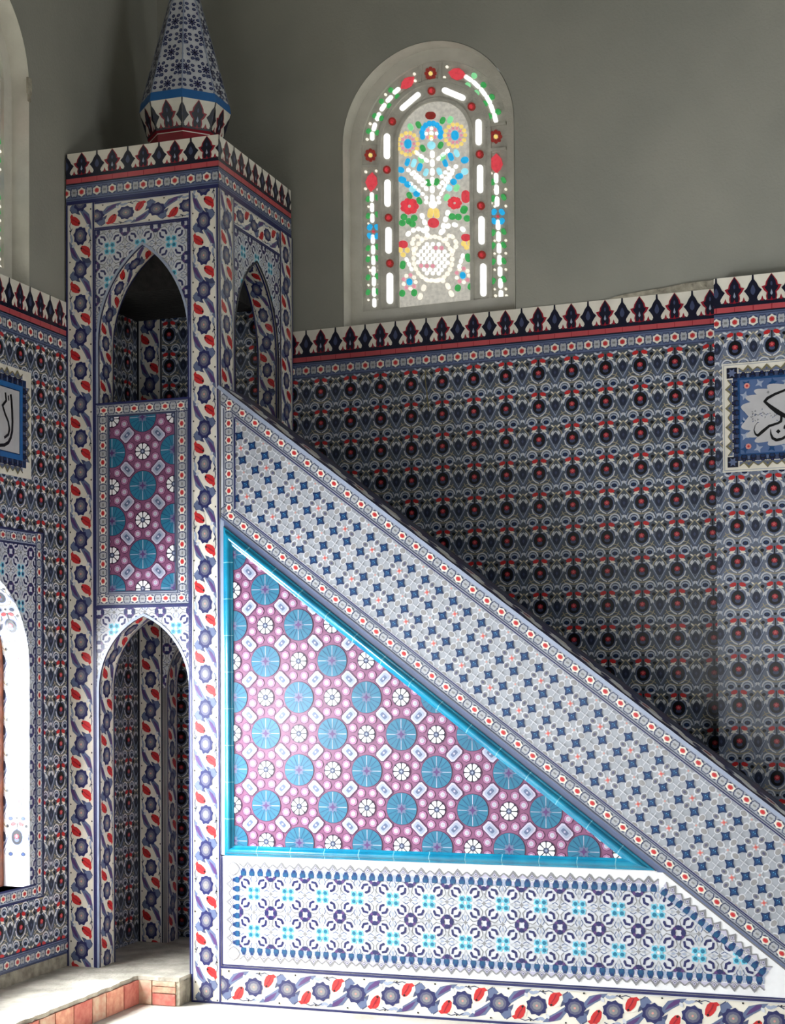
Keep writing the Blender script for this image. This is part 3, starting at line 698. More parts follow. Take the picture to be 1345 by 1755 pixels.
b = MB(); oc = cv; r_ = LA-.05; ic = [(LC-r_, LZ0+.05)]+arch_curve(LC, r_, LZS, r_, 16)+[(LC+r_, LZ0+.05)]
for k in range(len(oc)-1):
    b.prism([oc[k], ic[k], ic[k+1], oc[k+1]] if area2([oc[k], ic[k], ic[k+1], oc[k+1]]) > 0 else [oc[k+1], ic[k+1], ic[k], oc[k]], lambda a, z: g3(a, z, -.24), lambda a, z: g3(a, z, -.17), WOOD)
b.prism([(LC-LA, LZ0), (LC+LA, LZ0), (LC+r_, LZ0+.05), (LC-r_, LZ0+.05)], lambda a, z: g3(a, z, -.24), lambda a, z: g3(a, z, -.17), WOOD)
b.prism(rect(LC-.025, LZ0+.05, LC+.025, LZS+r_-.02), lambda a, z: g3(a, z, -.24), lambda a, z: g3(a, z, -.18), WOOD)
b.build('frame', w3)

# ------------------------------------------------------------------ raised platform
pf = bpy.data.objects.new('raised_platform', None); C.collection.objects.link(pf); pf.location = (-.5, -.15, 0)
tag(pf, 'low cement ledge with brick riser along the left wall beside the minbar', 'platform')
po = Vector(pf.location)
b = MB()
def pbox(x0, y0, z0, x1, y1, z1, m): b.box((x0-po.x, y0-po.y, z0-po.z), (x1-po.x, y1-po.y, z1-po.z), m)
b2 = b; pbox(XL+.001, -6, .001, -.50, -.146, .15, MORTAR); pbox(XL+.001, -.146, .001, -.212, 1.17, .15, MORTAR); b.build('core', pf)
PT = mat('platform_cement', (186, 180, 166), rough=.9, rgb2=(150, 145, 132), scale=7, bump=.5, scale2=40)
b = MB(); random.seed(3)
# cement top with a slightly broken edge
edge = []; y = -6.0
while y < -.17: edge.append((-.492+random.uniform(-.012, .008), y)); y += .05
edge += [(-.492, -.156)]
x = -.44
while x < -.215: edge.append((x, -.156+random.uniform(-.004, .010))); x += .045
edge += [(-.212, -.15)]
top = [(XL+.001, -6.0)]+edge+[(-.212, 1.17), (XL+.001, 1.17)]
b.prism(top, lambda a, y_: Vector((a, y_, .148))-po, lambda a, y_: Vector((a, y_, .172))-po, PT); b.build('cement_top', pf)
BR = [mat('brick_a', (196, 122, 106), rough=.85, rgb2=(176, 92, 82), scale=22, bump=.4), mat('brick_b', (212, 160, 132), rough=.85, rgb2=(190, 122, 102), scale=22, bump=.4), mat('brick_c', (196, 170, 146), rough=.85, rgb2=(184, 132, 112), scale=18, bump=.4)]
b = MB(); y = -.16; k = 0
while y > -5.9:
    L = .19+.03*math.sin(k*2.3); b.box((-.502-po.x, y-L+.010-po.y, .002), (-.482-po.x, y-po.y, .146), BR[k % 3]); y -= L; k += 1
x = -.49
for L, h0, h1, c in ((.10, .002, .146, 2), (.16, .002, .07, 0), (.0, 0, 0, 0)):
    if L: b.box((x-po.x, -.158-po.y, h0), (x+L-.008-po.x, -.140-po.y, h1), BR[c]); x += L
b.box((-.39-po.x, -.158-po.y, .078), (-.238-po.x, -.140-po.y, .112), BR[1]); b.box((-.39-po.x, -.156-po.y, .118), (-.238-po.x, -.140-po.y, .146), BR[2])
b.build('brick_riser', pf)

# ------------------------------------------------------------------ MINBAR
mb = bpy.data.objects.new('minbar', None); C.collection.objects.link(mb)
tag(mb, 'tall tiled minbar with conical spire, arched passage and sloping stair side, beside the left wall', 'minbar')
TX0, TX1, TD = -1.075, 0.0, 1.19
SL = .768
ztop = lambda x: 3.815-SL*x
zlow = lambda x: 2.99-SL*x
XE = 4.45
# core of the stair
b = MB()
core = [(0, 0.0), (XE, 0.0), (XE, max(.05, ztop(XE)-.01)), (0, ztop(0)-.01)]
b.prism(core, lambda a, z: Vector((a, .42, z)), lambda a, z: Vector((a, 0, z)), CORE)
b.build('stair_side_wall', mb)
b = MB()
n = 15
for i in range(n):
    x0 = i*XE/n; x1 = (i+1)*XE/n; zt = max(.12, ztop(x1)-.35); yb = 1.2117-math.tan(WA)*x1-.03
    b.box((x0, .421, 0), (x1, yb, zt), pm('slated'))
b.build('steps', mb)
SM = lambda x, z, h: Vector((x, -h, z))
# floral border: right pier strip + bottom run
S = Surf(SM)
S.poly(rect(-.2, 0, 0, .0), 'cream', 0) if False else None
strip(S, (-.1, 0), (-.1, 5.045), .2, .2172, 4.632-.2172*22+.2172*0, None, flip=1)
strip(S, (0, .115), (XE, .115), .235, .2205, .219-.2205*2, None, flip=1)
S.line([(-.195, .006), (XE, .006)], .012, 'navy', 7)
S.build('floral_border', mb)
# lower panel (white with toothed border and carnations)
PX0 = .0; zb, zt_ = .245, .905
S = Surf(SM)
q = [(0, .237), (XE, .237), (XE, .24), (2.69, .905), (.0, .905)]
xr = lambda z, d=0: (2.99-.012-z)/SL-d       # slope line
q = [(0.004, .237), (xr(.237), .237), (xr(.905), .905), (.004, .905)]
S.poly(q, 'white', 0); S.line([(.008, .905), (.008, .24), (xr(.24), .24)], .008, 'navy', 3)
ix0, iz0, iz1 = .125, .352, .790
ir = lambda z: xr(z)-.165
inn = [(ix0, iz0), (ir(iz0), iz0), (ir(iz1), iz1), (ix0, iz1)]
S.poly(inn, 'offw', 1)
Sx = [inn]
grid(S, Sx, M_CARN, .221, .684, .2235, .231)
lace(S, (ir(iz1), iz1), (ix0, iz1), -.085) if False else None
lace(S, (ix0, iz1), (ir(iz1), iz1), .085); lace(S, (ir(iz0), iz0), (ix0, iz0), .085); lace(S, (ix0, iz0), (ix0, iz1), .085)
lace(S, (ir(iz1), iz1), (ir(iz0), iz0), .085)
for cx, cz in ((ix0-.04, iz0-.04), (ix0-.04, iz1+.04)):
    S.poly(star(cx, cz, .045, .04, 4, 0), 'gray', 4); S.poly(star(cx, cz, .038, .033, 4, 0), 'lilac', 5); S.poly(ell(cx, cz, .018, .018, 0, 6), 'slatel', 6)
S.build('toothed_border_panel', mb)
# medallion triangle
S = Surf(SM)
TI = 2.958
tri = [(.03, .91), ((TI-.91)/SL, .91), (.03, TI-.03*SL)]
def medal(S, clips, ox, oz, p, q):
    fill(S, clips, 'mauve'); x0, y0, x1, y1 = bbox(clips)
    for i in range(math.floor((x0-ox)/p)-1, math.ceil((x1-ox)/p)+2):
        for j in range(math.floor((y0-oz)/q)-1, math.ceil((y1-oz)/q)+2):
            X, Z = ox+i*p, oz+j*q
            k = (i+j) % 2
            S.stamp(M_DISC if k else M_STAR, (X, Z), (p, 0), (0, q), clips)
            S.stamp(M_CELLN if k == 0 else M_CELLP, (X+p/2, Z+q/2), (p, 0), (0, q), clips)
medal(S, [tri], .306, 2.318, .2175, .2195)
S.build('medallion_triangle', mb)
# turquoise moulding: mitred sweep round the triangle
def moulding(name, V, wd, hgt, parent, seg=.2175):
    n = len(V); cx = sum(p[0] for p in V)/n; cz = sum(p[1] for p in V)/n
    def inset(d):
        out = []
        for i in range(n):
            a, p, c = V[i-1], V[i], V[(i+1) % n]
            def nd(a, c):
                L = math.dist(a, c); return (-(c[1]-a[1])/L, (c[0]-a[0])/L)
            n1, n2 = nd(a, p), nd(p, c); k = 1+n1[0]*n2[0]+n1[1]*n2[1]
            out.append((p[0]+(n1[0]+n2[0])*d/k, p[1]+(n1[1]+n2[1])*d/k))
        return out
    prof = [(0, 0), (0, .35), (.08, .42), (.16, .42), (.22, .5)]+[(.5-.27*cos(PI*t/8), .5+.5*sin(PI*t/8)) for t in range(9)]+[(.82, .42), (.92, .36), (1, .3), (1, 0)]
    rings = [(inset(wd*a), hgt*h) for a, h in prof]
    b = MB()
    for i in range(n):
        j = (i+1) % n; L = math.dist(V[i], V[j]); N = max(1, round(L/seg)); ts = []
        for k in range(N): ts += [(k/N+.003/L*(k > 0), (k+1)/N-.003/L*(k < N-1), TURQ, 1.0), ((k+1)/N-.003/L, (k+1)/N+.003/L, TURQJ, .97)]
        ts = ts[:-1]
        for t0, t1, mt, hs in ts:
            for (ra, ha), (rb, hb) in zip(rings, rings[1:]):
                D_ = ((V[j][0]-V[i][0])/L, (V[j][1]-V[i][1])/L)
                def P(r, t, h):
                    if t <= 0: x, z = r[i]
                    elif t >= 1: x, z = r[j]
                    else:
                        e0 = (r[i][0]-V[i][0])*D_[0]+(r[i][1]-V[i][1])*D_[1]; e1 = (r[j][0]-V[i][0])*D_[0]+(r[j][1]-V[i][1])*D_[1]
                        u = min(max(t*L, e0), e1)-e0; x, z = r[i][0]+D_[0]*u, r[i][1]+D_[1]*u
                    return Vector((x, -h*hs-.001, z))
                b.face([P(ra, t0, ha), P(ra, t1, ha), P(rb, t1, hb), P(rb, t0, hb)], mt)
    o = b.build(name, parent); return o
moulding('turquoise_moulding', tri, .062, .028, mb)
# lattice band (parallelogram)
S = Surf(SM); ang = -math.atan(SL); cs = cos(ang)
A0, A1 = .012, XE
bandq = [(A0, zlow(A0)), (A1, zlow(A1)), (A1, ztop(A1)), (A0, ztop(A0))]
S.poly(bandq, 'offw', 0)
bb = .105/cs                                     # vertical extent of the bead border
inq = [(.11, zlow(.11)+bb), (A1, zlow(A1)+bb), (A1, ztop(A1)-bb), (.11, ztop(.11)-bb)]
S.poly(inq, 'band', 1)
grid(S, [inq], M_LAT, .318, 3.282, .2150, .2150, ang)
for zf, sg in ((ztop, -1), (zlow, 1)):
    o = .052/cs*sg; p0 = (A0, zf(A0)+o); p1 = (A1, zf(A1)+o)
    ph = math.hypot(.158-A0, (.158-A0)*SL) % .1085 if sg < 0 else math.hypot(.164-A0, (.164-A0)*SL) % .1085
    beads(S, p0, p1, .082, .1085, ph, [bandq], 'band')
    for e in (.098, .006): S.line([(A0 if e < .05 else .11, zf(A0 if e < .05 else .11)+e/cs*sg), (A1, zf(A1)+e/cs*sg)], .007 if e > .05 else .010, 'navy' if e > .05 else 'slate', 8)
vq = rect(A0, zlow(A0)+.16, .105, ztop(A0)-.16)
beads(S, (.066, zlow(.06)+.05), (.066, ztop(.06)-.1), .082, .1045, 3.571-(zlow(.06)+.05)-.1045*5, [[(A0, zlow(A0)), (.107, zlow(.107)+bb), (.107, ztop(.107)-bb), (A0, ztop(A0))]], 'band')
S.line([(.109, zlow(.109)+bb), (.109, ztop(.109)-bb)], .007, 'navy', 8)
S.build('lattice_band', mb)
# fillets round triangle
b = MB(); b.face([SM(0, .905, .0022), SM(.03, .905, .0022), SM(.03, 2.98, .0022), SM(0, 2.99, .0022)], pm('slatel')); 
b.face([SM(.0, .890, .0022), SM(2.68, .890, .0022), SM(2.66, .912, .0022), SM(.0, .912, .0022)], pm('white')); b.face([SM(0, TI-.004, .0018), SM((TI-.9)/SL, .9, .0018), SM((2.995-.9)/SL, .9, .0018), SM(0, 2.995, .0018)], pm('slate')); b.build('edge_fillet', mb)
# coping on the slope
cu = Vector((1, 0, -SL)).normalized(); cn = Vector((SL, 0, 1)).normalized()
def copm(a, y, h): return Vector((0, 0, ztop(0)))+cu*a+Vector((0, y, 0))+cn*(h+.0)
LC_ = XE/cu.x
b = MB(); b.box((0, 0, 0), (0, 0, 0), CORE) if False else None
b.prism(rect(.004, -.012, LC_, .43), lambda a, y: copm(a, y, -.022), lambda a, y: copm(a, y, .0), pm('slatel'))
S = Surf(copm); S.v, S.f, S.mi, S.mats = b.v, b.f, b.mi, b.mats
S.poly(rect(.004, .03, LC_, .26), 'navy', 0); S.poly(rect(.004, -.012, LC_, .03), 'ink', 0)
k = 0
while .1+k*.109 < LC_:
    x = .1+k*.109; y = .13+(.03 if k % 2 else -.02)
    S.poly(leaf(x, y, .16, .15, 150 if k % 2 else 20), 'white', 1); S.poly(leaf(x+.05, .09+.05*(k % 3), .07, .08, 90), 'cream', 2)
    if k % 4 == 1: S.poly(ell(x+.01, y, .03, .03, 0, 8), 'crim', 3)
    if k % 2 == 0: S.poly(ell(x+.055, .13, .035, .05, 0, 9), 'navy', 4)
    k += 1
S.poly(rect(.004, .26, LC_, .43), 'slated', 0); S.line([(.004, .285), (LC_, .285)], .022, 'ink', 1); S.line([(.004, .40), (LC_, .40)], .06, 'ink', 1)
S.build('coping', mb)

# ---- tower
TW = MB()
OX, OA = -.527, .324                              # openings of the front face
JW = .20
def frame_cells(z0, z1, zs, H, x0, x1, cx, a): return spandrel(cx, a, zs, H, x0, x1, z1)+[rect(x0, z0, cx-a, zs), rect(cx+a, z0, x1, zs)]
LOW = (1.93, .47); UPP = (4.15, .60)              # springing, rise of the lower and the upper arch
front_cells = frame_cells(.172, 2.455, LOW[0], LOW[1], TX0, 0, OX, OA)+[rect(TX0, 2.455, 0, 3.75)]+frame_cells(3.75, 5.05, UPP[0], UPP[1], TX0, 0, OX, OA)+[rect(-.2, .0, 0, .172)]
b = MB(); slab(b, front_cells, lambda x, z, h: Vector((x, h, z)), JW, 0, CORE)
b.build('tower_front_wall', mb)
b = MB()
rear_cells = frame_cells(.172, 2.455, LOW[0], LOW[1], TX0, 0, OX, OA)+[rect(TX0, 2.455, 0, 5.05)]  # upper rear arch closed off to let less light into the upper stage
slab(b, rear_cells, lambda x, z, h: Vector((x, h, z)), 1.09, .93, CORE)
b.build('tower_rear_wall', mb)
# right face (towards the stairs)
RC, RA = .575, .35; RUP = (4.17, .56)
def rightm(y, z, h=0): return Vector((h, y, z))
b = MB(); slab(b, frame_cells(3.75, 5.05, RUP[0], RUP[1], JW+.001, .929, RC, RA)+[rect(JW+.001, 0, .929, 3.75)], rightm, -.15, 0, CORE)
slab(b, [rect(1.091, 0, TD, 5.05)], rightm, -.15, 0, CORE); b.build('tower_right_wall', mb)
SHADE_BLACK = mat('interior_shade', (34, 33, 32), rough=.95, rgb2=(22, 22, 22), scale=20, bump=.4)  # near-black colour paints in the darkness inside the tower
for nm, z0, z1, mt in (('landing_floor', 3.64, 3.745, CORE), ('passage_ceiling', 2.46, 2.52, SHADE_BLACK), ('shade_block', 4.50, 5.045, SHADE_BLACK)):  # last box is added as a dark void behind the arch tops
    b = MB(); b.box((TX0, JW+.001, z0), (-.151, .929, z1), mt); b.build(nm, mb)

# front face tiles
S = Surf(SM)
strip(S, (-.9725, .172), (-.9725, 5.045), .205, .2173, 4.841-.172-.2173*22, None, flip=1)
S.poly(rect(-.87, 4.87, -.2, 5.045), 'cream', 0)
strip(S, (-.87, 4.957), (-.2, 4.957), .175, .2175, -.0-.2175*1+.009, [rect(-.868, 4.87, -.202, 5.045)], flip=1)
S.build('tower_floral_border', mb)
FX0, FX1 = -.868, -.202
def carn_span(S, zs, H, z0, z1, ox, oz):
    cl = spandrel(OX, OA, zs, H, FX0, FX1, z1); sd = [rect(FX0, z0, OX-OA, zs), rect(OX+OA, z0, FX1, zs)]
    fill(S, sd, 'slatel'); fill(S, cl, 'offw'); grid(S, cl, M_CARN, ox, oz, .2175, .2175)
    S.line([(OX-OA, z0)]+arch_curve(OX, OA, zs, H, 14)+[(OX+OA, z0)], .016, 'slatel', 6, None)
    S.line([(FX0+.004, z0), (FX0+.004, z1-.004), (FX1-.004, z1-.004), (FX1-.004, z0)], .010, 'navy', 7)
S = Surf(SM); carn_span(S, UPP[0], UPP[1], 3.75, 4.868, -.76, 4.74); S.build('upper_arch_spandrel', mb)
S = Surf(SM); carn_span(S, LOW[0], LOW[1], .172, 2.453, -.735, 2.31); S.build('lower_arch_spandrel', mb)
# mid panel
S = Surf(SM)
S.poly(rect(FX0, 2.453, FX1, 3.752), 'slatel', 0)
mid = rect(-.765, 2.548, -.302, 3.662); medal(S, [mid], -.5285, 3.214+.216, .2175, .2165)
for (p0, p1) in (((-.812, 2.455), (-.812, 3.75)), ((-.255, 2.455), (-.255, 3.75))): beads(S, p0, p1, .085, .108, .055, [rect(-.9, 2.53, 0, 3.68)])
for z in (2.500, 3.705): beads(S, (-.855, z), (-.21, z), .085, .1087, .05, None)
S.line([(-.765, 2.548), (-.302, 2.548), (-.302, 3.662), (-.765, 3.662)], .008, 'slated', 8, None, True)
S.line([(FX0+.004, 2.457), (FX1-.004, 2.457), (FX1-.004, 3.748), (FX0+.004, 3.748)], .010, 'navy', 8, None, True)
S.build('medallion_panel', mb)
# soffits (floral strip follows jambs and arch)
def soffit(name, cx, a, z0, zs, H, f, depth, base='cream', wall=False):
    path = [(cx-a, z0)]+arch_curve(cx, a, zs, H, 14)+[(cx+a, z0)]; ln = [0]
    for p, q in zip(path, path[1:]): ln.append(ln[-1]+math.dist(p, q))
    S = Surf(revmap(path, ln, f, 0)); 
    for k in range(len(path)-1): S.poly(rect(0, ln[k], depth, ln[k+1]), base, 0)
    N = int(ln[-1]/(2*.2175))+1; T = ln[-1]/(2*N)
    for k in range(N): S.stamp(M_STRIP, (depth/2, (2*k+.2)*T), (depth*.86, 0), (0, T), [rect(0, ln[i], depth, ln[i+1]) for i in range(len(path)-1)])
    for x in (.008, depth-.008):
        for k in range(len(path)-1): S.poly(rect(x-.006, ln[k], x+.006, ln[k+1]), 'navy', 6)
    return S.build(name, mb)
ymap = lambda x, z, a: Vector((x, a, z))
soffit('lower_arch_soffit', OX, OA, .172, LOW[0], LOW[1], ymap, JW)
soffit('upper_arch_soffit', OX, OA, 3.75, UPP[0], UPP[1], ymap, JW)
soffit('rear_arch_soffit', OX, OA, .172, LOW[0], LOW[1], lambda x, z, a: Vector((x, .93+a, z)), .16)
# rear frame faces seen through the passage and the upper stage
for z0, z1, (zs, H) in ((.172, 2.455, LOW), (3.75, 5.0, UPP)):
    S = Surf(lambda x, z, h: Vector((x, .93-h, z)))
    if z0 > 1: tile_wall(S, [rect(TX0+.2, z0, -.15, 4.5)], -.6, 3.95, .2175, .2175); strip(S, (-.5, z0), (-.5, 4.5), .19, .2173, .15, [rect(-.6, z0, -.4, 4.5)], flip=1, edge='ink') if False else None
    else:
        cl = spandrel(OX, OA, zs, H, TX0+.2, -.15, z1)
        fill(S, cl+[rect(OX+OA, z0, -.15, zs)], 'offw'); grid(S, cl, M_CARN, -.735, 2.31, .2175, .2175)
    strip(S, (TX0+.105, z0), (TX0+.105, z1), .19, .2173, .08, None, flip=1, edge='ink')
    S.build('rear_pier_tiles', mb)
# inner left wall of the tower (same tiles as the hall wall)
for z0, z1 in ((.172, 2.455), (3.75, 5.0)):
    S = Surf(lambda y, z, h: Vector((TX0+h, y, z)))
    tile_wall(S, [rect(JW+.002, z0, .929, z1)], .5744, .4597-.0+.217*0+.025, .2175, .2175)
    S.build('inner_wall_tiles', mb)
    S = Surf(lambda y, z, h: Vector((TX0+h, y, z)))
S = Surf(lambda y, z, h: Vector((-.151-h, .929+.157-y, z))); tile_wall(S, [rect(.157, .172, .929, 2.455)], .5, 2.3, .2175, .2175); S.build('inner_wall_tiles', mb)
# right face tiles
S = Surf(rightm)
strip(S, (.11, 3.66), (.11, 5.045), .22, .2173, 4.632-3.66-.2173*6+.02, None, flip=1)
strip(S, (1.07, 3.5), (1.07, 5.045), .22, .2173, .1, None, flip=1)
strip(S, (.22, 4.957), (.96, 4.957), .175, .2175, .1, [rect(.222, 4.87, .958, 5.045)], flip=1)
cl = spandrel(RC, RA, RUP[0], RUP[1], .222, .958, 4.868)+[rect(.2201, 3.75, .2202, RUP[0])]
cl = cl[:-1]
fill(S, cl, 'offw'); grid(S, cl, M_CARN, .36, 4.74, .2175, .2175)
S.line([(RC-RA, 3.75)]+arch_curve(RC, RA, RUP[0], RUP[1], 14)+[(RC+RA, 3.75)], .016, 'ink', 6)
S.line([(.226, 4.864), (.954, 4.864)], .01, 'navy', 7)
S.build('right_face_tiles', mb)
soffit('right_arch_soffit', RC, RA, 3.75, RUP[0], RUP[1], lambda y, z, a: Vector((-a, y, z)), .15)
# entablature / roof block
b = MB(); b.box((TX0-.002, 0, 5.05), (.0, 1.17, 5.38), CORE); b.build('roof_block', mb)
S = Surf(SM); low = crest_band(S, TX0-.002, .003, 5.38, .155, -.962+.0, .2215, .04, .105)
S.poly(rect(TX0, low-.022, .002, low), 'navy', 1); S.build('roof_crest', mb)
S = Surf(rightm); low = crest_band(S, -.003, 1.17, 5.38, .155, .12, .2215, .04, .105)
S.poly(rect(0, low-.022, 1.17, low), 'navy', 1); S.build('roof_crest', mb)
b = MB(); b.face([Vector((TX0, 0, 5.381)), Vector((0, 0, 5.381)), Vector((0, 1.17, 5.381)), Vector((TX0, 1.17, 5.381))], pm('grayl')); b.build('roof_top', mb)
# spire
SC = Vector((-.525, .60, 0))
def ring(r, z): return [SC+Vector((r*cos(rad(22.5+45*k)), r*sin(rad(22.5+45*k)), z)) for k in range(8)]
def loft(rs, m, name, parent, cap=True):
    b = MB(); R_ = [ring(r, z) for r, z in rs]
    for a, c in zip(R_, R_[1:]):
        for k in range(8): b.face([a[k], a[(k+1) % 8], c[(k+1) % 8], c[k]], m)
    if cap: b.face(R_[0][::-1], m); b.face(R_[-1], m)
    return b.build(name, parent)
ZR0, ZR1 = 5.60, 5.785
sp = loft([(.235, 5.38), (.235, 5.57), (.247, ZR0), (.303, ZR1)], pm('cream'), 'spire', mb)
loft([(.238, 5.50), (.240, 5.585), (.252, ZR0), (.254, ZR0+.002)], pm('crim'), 'red_collar', sp, False)
loft([(.306, ZR1), (.296, 5.845)], pm('frame'), 'blue_band', sp, True)
cone = loft([(.288, 5.846), (.0015, 6.90)], pm('offw'), 'cone', sp)
Sc = Surf(None); Sr = Surf(None)
for k in range(8):
    def facet(r0, z0, r1, z1):
        a = ring(r0, z0); c = ring(r1, z1); m0 = (a[k]+a[(k+1) % 8])/2; m1 = (c[k]+c[(k+1) % 8])/2
        e = (a[(k+1) % 8]-a[k]).normalized(); L = (m1-m0).length; upv = (m1-m0).normalized(); nn = e.cross(upv)
        w0 = (a[(k+1) % 8]-a[k]).length/2; w1 = (c[(k+1) % 8]-c[k]).length/2
        return (lambda x, y, h: m0+e*x+upv*y+nn*h), L, w0, w1
    f, L, w0, w1 = facet(.288, 5.846, .0015, 6.90); Sc.mapf = f
    cl = [[(-w0, 0), (w0, 0), (w1, L), (-w1, L)]]; Sc.poly(cl[0], 'offw', 0)
    y = .05
    row = 0
    while y < L:
        for i in (-2, -1, 0, 1, 2):
            Sc.stamp(M_SPIRE, (((i+.5 if row % 2 else i)*.135), y), (.145, 0), (0, .145), cl)
        y += .118; row += 1
    Sc.line([(-w0, 0), (-w1, L)], .006, 'slatel', 5); Sc.line([(w0, 0), (w1, L)], .006, 'slatel', 5)
    f, L, w0, w1 = facet(.247, ZR0, .303, ZR1); Sr.mapf = f; cl = [[(-w0, 0), (w0, 0), (w1, L), (-w1, L)]]; Sr.poly(cl[0], 'cream', 0)
    for i in (-1, 0, 1): Sr.stamp(M_CREST, (i*w1*2, 0), (w1*2, 0), (0, L), cl)
Sc.build('cone_tiles', cone); Sr.build('crest_ring', sp)

# ------------------------------------------------------------------ calligraphy panels
def kal(x, y): return (.00043769*x-.0000052*y+2.92091, -.00003129*x-.00044561*y+3.98795)
def calligraphy_back():
    o = bpy.data.objects.new('calligraphy_panel', None); C.collection.objects.link(o)
    tag(o, 'tiled panel of black calligraphy on a white cloud, toothed navy border, on the right pilaster', 'calligraphy panel')
    x0, x1, z0, z1 = 2.978, 4.30, 3.235, 3.900
    org = back((x0+x1)/2, z0, .115); o.location = org
    f = lambda u, z, h: back(u, z, h+.115)-org
    b = MB(); b.prism(rect(x0, z0, x1, z1), lambda a, z: f(a, z, -.004), lambda a, z: f(a, z, .012), pm('cream')); b.build('board', o)
    S = Surf(lambda u, z, h: f(u, z, h+.012)); bw = .10
    S.poly(rect(x0+.012, z0+.012, x1-.012, z1-.012), 'cream', 0); S.line([(x0+.01, z0+.01), (x1-.01, z0+.01), (x1-.01, z1-.01), (x0+.01, z1-.01)], .005, 'grayl', 1, None, True)
    a0, a1, c0, c1 = x0+bw, x1-bw, z0+bw, z1-bw
    S.poly(rect(a0-.035, c0-.035, a1+.035, c1+.035), 'blued', 1)
    for p, q in (((a0, c1), (a1, c1)), ((a1, c0), (a0, c0)), ((a0, c0), (a0, c1)), ((a1, c1), (a1, c0))): lace(S, p, q, .078, .115, motif=M_LACED)
    for cx, cz in ((a0-.04, c0-.04), (a0-.04, c1+.04), (a1+.04, c0-.04), (a1+.04, c1+.04)): S.poly(rect(cx-.032, cz-.032, cx+.032, cz+.032), 'ink', 3); S.poly(star(cx, cz, .03, .015, 6), 'slate', 4)
    S.poly(rect(a0, c0, a1, c1), 'blueb', 2); S.line([(a0, c0), (a1, c0), (a1, c1), (a0, c1)], .014, 'blue', 3, None, True)
    for i in range(40):
        t = i/40; per = 2*((a1-a0)+(c1-c0)); d = t*per
        X, Z = (a0+d, c0) if d < a1-a0 else (a1, c0+d-(a1-a0)) if d < (a1-a0)+(c1-c0) else (a1-(d-(a1-a0)-(c1-c0)), c1) if d < 2*(a1-a0)+(c1-c0) else (a0, c1-(d-2*(a1-a0)-(c1-c0)))
        S.poly(star(X+(.035 if X < (a0+a1)/2 else -.035), Z+(.035 if Z < (c0+c1)/2 else -.035), .03, .012, 4, i*20), 'slatel' if i % 2 else 'blue', 3, [rect(a0, c0, a1, c1)])
    for X, Z in ((a0+.05, c1-.045), (a0+.055, c0+.05)): S.poly(ell(X, Z, .018, .018, 0, 8), 'blush', 5); S.poly(ell(X, Z, .008, .008, 0, 6), 'red', 6)
    cx, cz = (a0+a1)/2, (c0+c1)/2; RX, RZ = (a1-a0)/2-.025, (c1-c0)/2-.03; N = 22; pts = []
    for k in range(N*6):
        t = 2*PI*k/(N*6); sc = 1.03-.09*(1-abs(sin(N*t/2))); ct, st = cos(t), sin(t); e = .62
        pts.append((cx+RX*sc*math.copysign(abs(ct)**e, ct), cz+RZ*sc*math.copysign(abs(st)**e, st)))
    S.poly(pts, 'cloud', 4)
    def stroke(pp, wds, lay=5, col='black'):
        P = [kal(*p) for p in pp]
        for i in range(len(P)-1):
            w0, w1 = wds[min(i, len(wds)-1)], wds[min(i+1, len(wds)-1)]
            L = math.dist(P[i], P[i+1]); nx, nz = -(P[i+1][1]-P[i][1])/L, (P[i+1][0]-P[i][0])/L
            S.poly([(P[i][0]-nx*w0/2, P[i][1]-nz*w0/2), (P[i+1][0]-nx*w1/2, P[i+1][1]-nz*w1/2), (P[i+1][0]+nx*w1/2, P[i+1][1]+nz*w1/2), (P[i][0]+nx*w0/2, P[i][1]+nz*w0/2)], col, lay+(i % 2))
            S.poly(ell(*P[i+1], w1/2, w1/2, 0, 8), col, lay+2)
    stroke([(1350,430),(1150,495),(997,550),(860,605),(760,660),(720,705)], [.008,.012,.014,.016,.018,.016]); stroke([(720,705),(800,775),(900,850),(1000,905),(1120,950),(1250,960)], [.014,.022,.028,.024,.02,.01])
    stroke([(935,880),(948,930),(940,975),(900,1000),(780,1040),(690,1115),(630,1170),(595,1150),(575,1095),(590,1035),(630,985)], [.006,.014,.016,.014,.016,.02,.016,.010,.005,.003,.002])
    stroke([(800,1080),(805,1150),(830,1205),(880,1230),(950,1215),(1050,1150),(1120,1060)], [.003,.01,.016,.018,.016,.014,.008]); stroke([(985,1040),(1010,1050)], [.03,.03])
    S.poly(star(*kal(905,1112), .014, .010, 4, 0), 'black', 6); S.poly(star(*kal(768,578), .010, .006, 4, 0), 'gray', 6)
    random.seed(11)
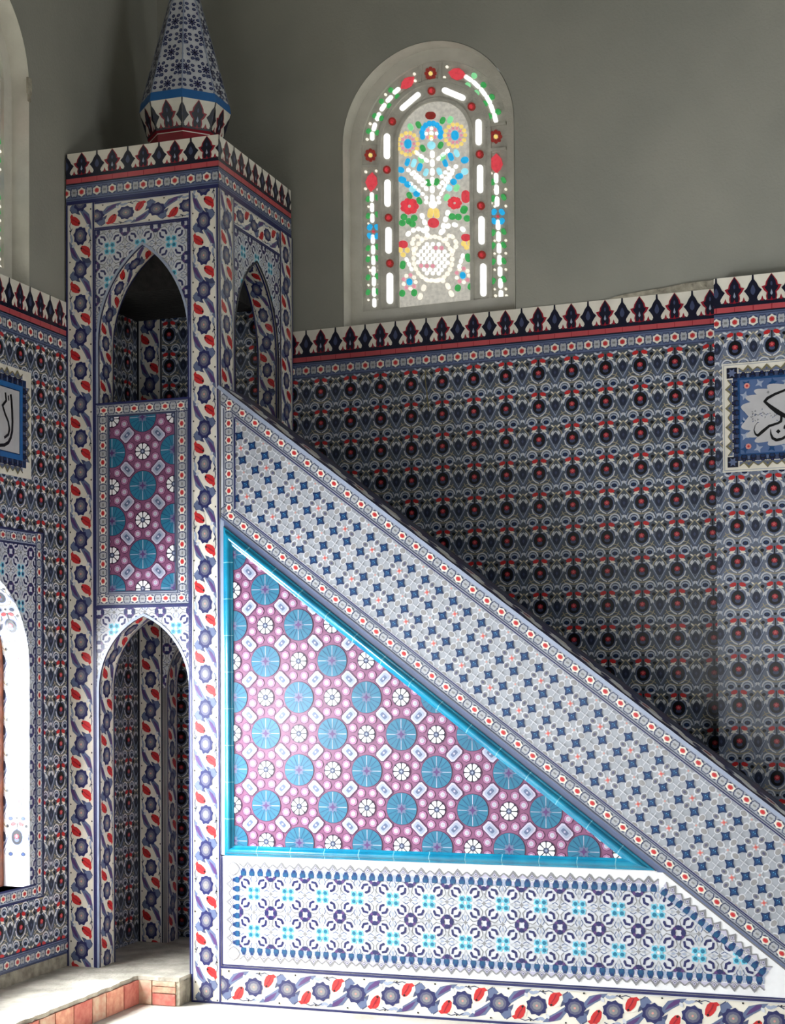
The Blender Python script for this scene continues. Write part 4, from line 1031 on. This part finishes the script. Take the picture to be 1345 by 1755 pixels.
    for i in range(46):
        x, y = random.uniform(520, 890), random.gauss(890, 38)
        S.poly(leaf(*kal(x, y), .014, .005, random.uniform(0, 180)), 'gray' if i % 3 else 'slate', 5)
    S.build('painted_tiles', o)
calligraphy_back()
def kly(x, y): return (.000864*x-.75057, .0001347*x-.00048421*y+3.96881)
def calligraphy_left():
    o = bpy.data.objects.new('calligraphy_panel', None); C.collection.objects.link(o)
    tag(o, 'calligraphy panel with bright blue inner frame and plain white field, on the left wall', 'calligraphy panel')
    y1, y0, z0, z1 = -.44, -1.64, 3.225, 3.880; org = Vector((XL+.0145, (y0+y1)/2, z0)); o.location = org
    f = lambda y, z, h: Vector((XL+.0145+h, y, z))-org
    b = MB(); b.prism(rect(y0, z0, y1, z1), lambda a, z: f(a, z, -.002), lambda a, z: f(a, z, .014), pm('cream')); b.build('board', o)
    S = Surf(lambda y, z, h: f(y, z, h+.014)); bw = .10
    a0, a1, c0, c1 = y0+bw, y1-bw, z0+bw, z1-bw
    S.poly(rect(a0-.04, c0-.04, a1+.04, c1+.04), 'blued', 1)
    for p, q in (((a0, c1), (a1, c1)), ((a1, c0), (a0, c0)), ((a0, c0), (a0, c1)), ((a1, c1), (a1, c0))): lace(S, p, q, .085, .115, motif=M_LACED)
    S.poly(rect(a0, c0, a1, c1), 'frame', 2); S.poly(rect(a0+.035, c0+.035, a1-.035, c1-.035), 'cloud', 3)
    S.line([(a0+.035, c0+.035), (a1-.035, c0+.035), (a1-.035, c1-.035), (a0+.035, c1-.035)], .006, 'blued', 4, None, True)
    for pp, ww in (([(90,560),(100,640),(108,760),(112,900),(108,1020),(90,1100),(60,1160),(10,1190),(-60,1190),(-130,1150)], .02), ([(25,540),(35,640),(-10,700),(20,800),(60,900),(75,1000),(60,1060),(10,1100)], .016), ([(-140,600),(-130,800),(-120,1000),(-60,1060)], .02), ([(-260,620),(-250,900),(-190,1080)], .02), ([(60,575),(66,640)], .012)):
        P = [kly(*p) for p in pp]; P = [p for p in P]
        S.line(P, ww, 'black', 5)
    S.build('painted_tiles', o)
calligraphy_left()
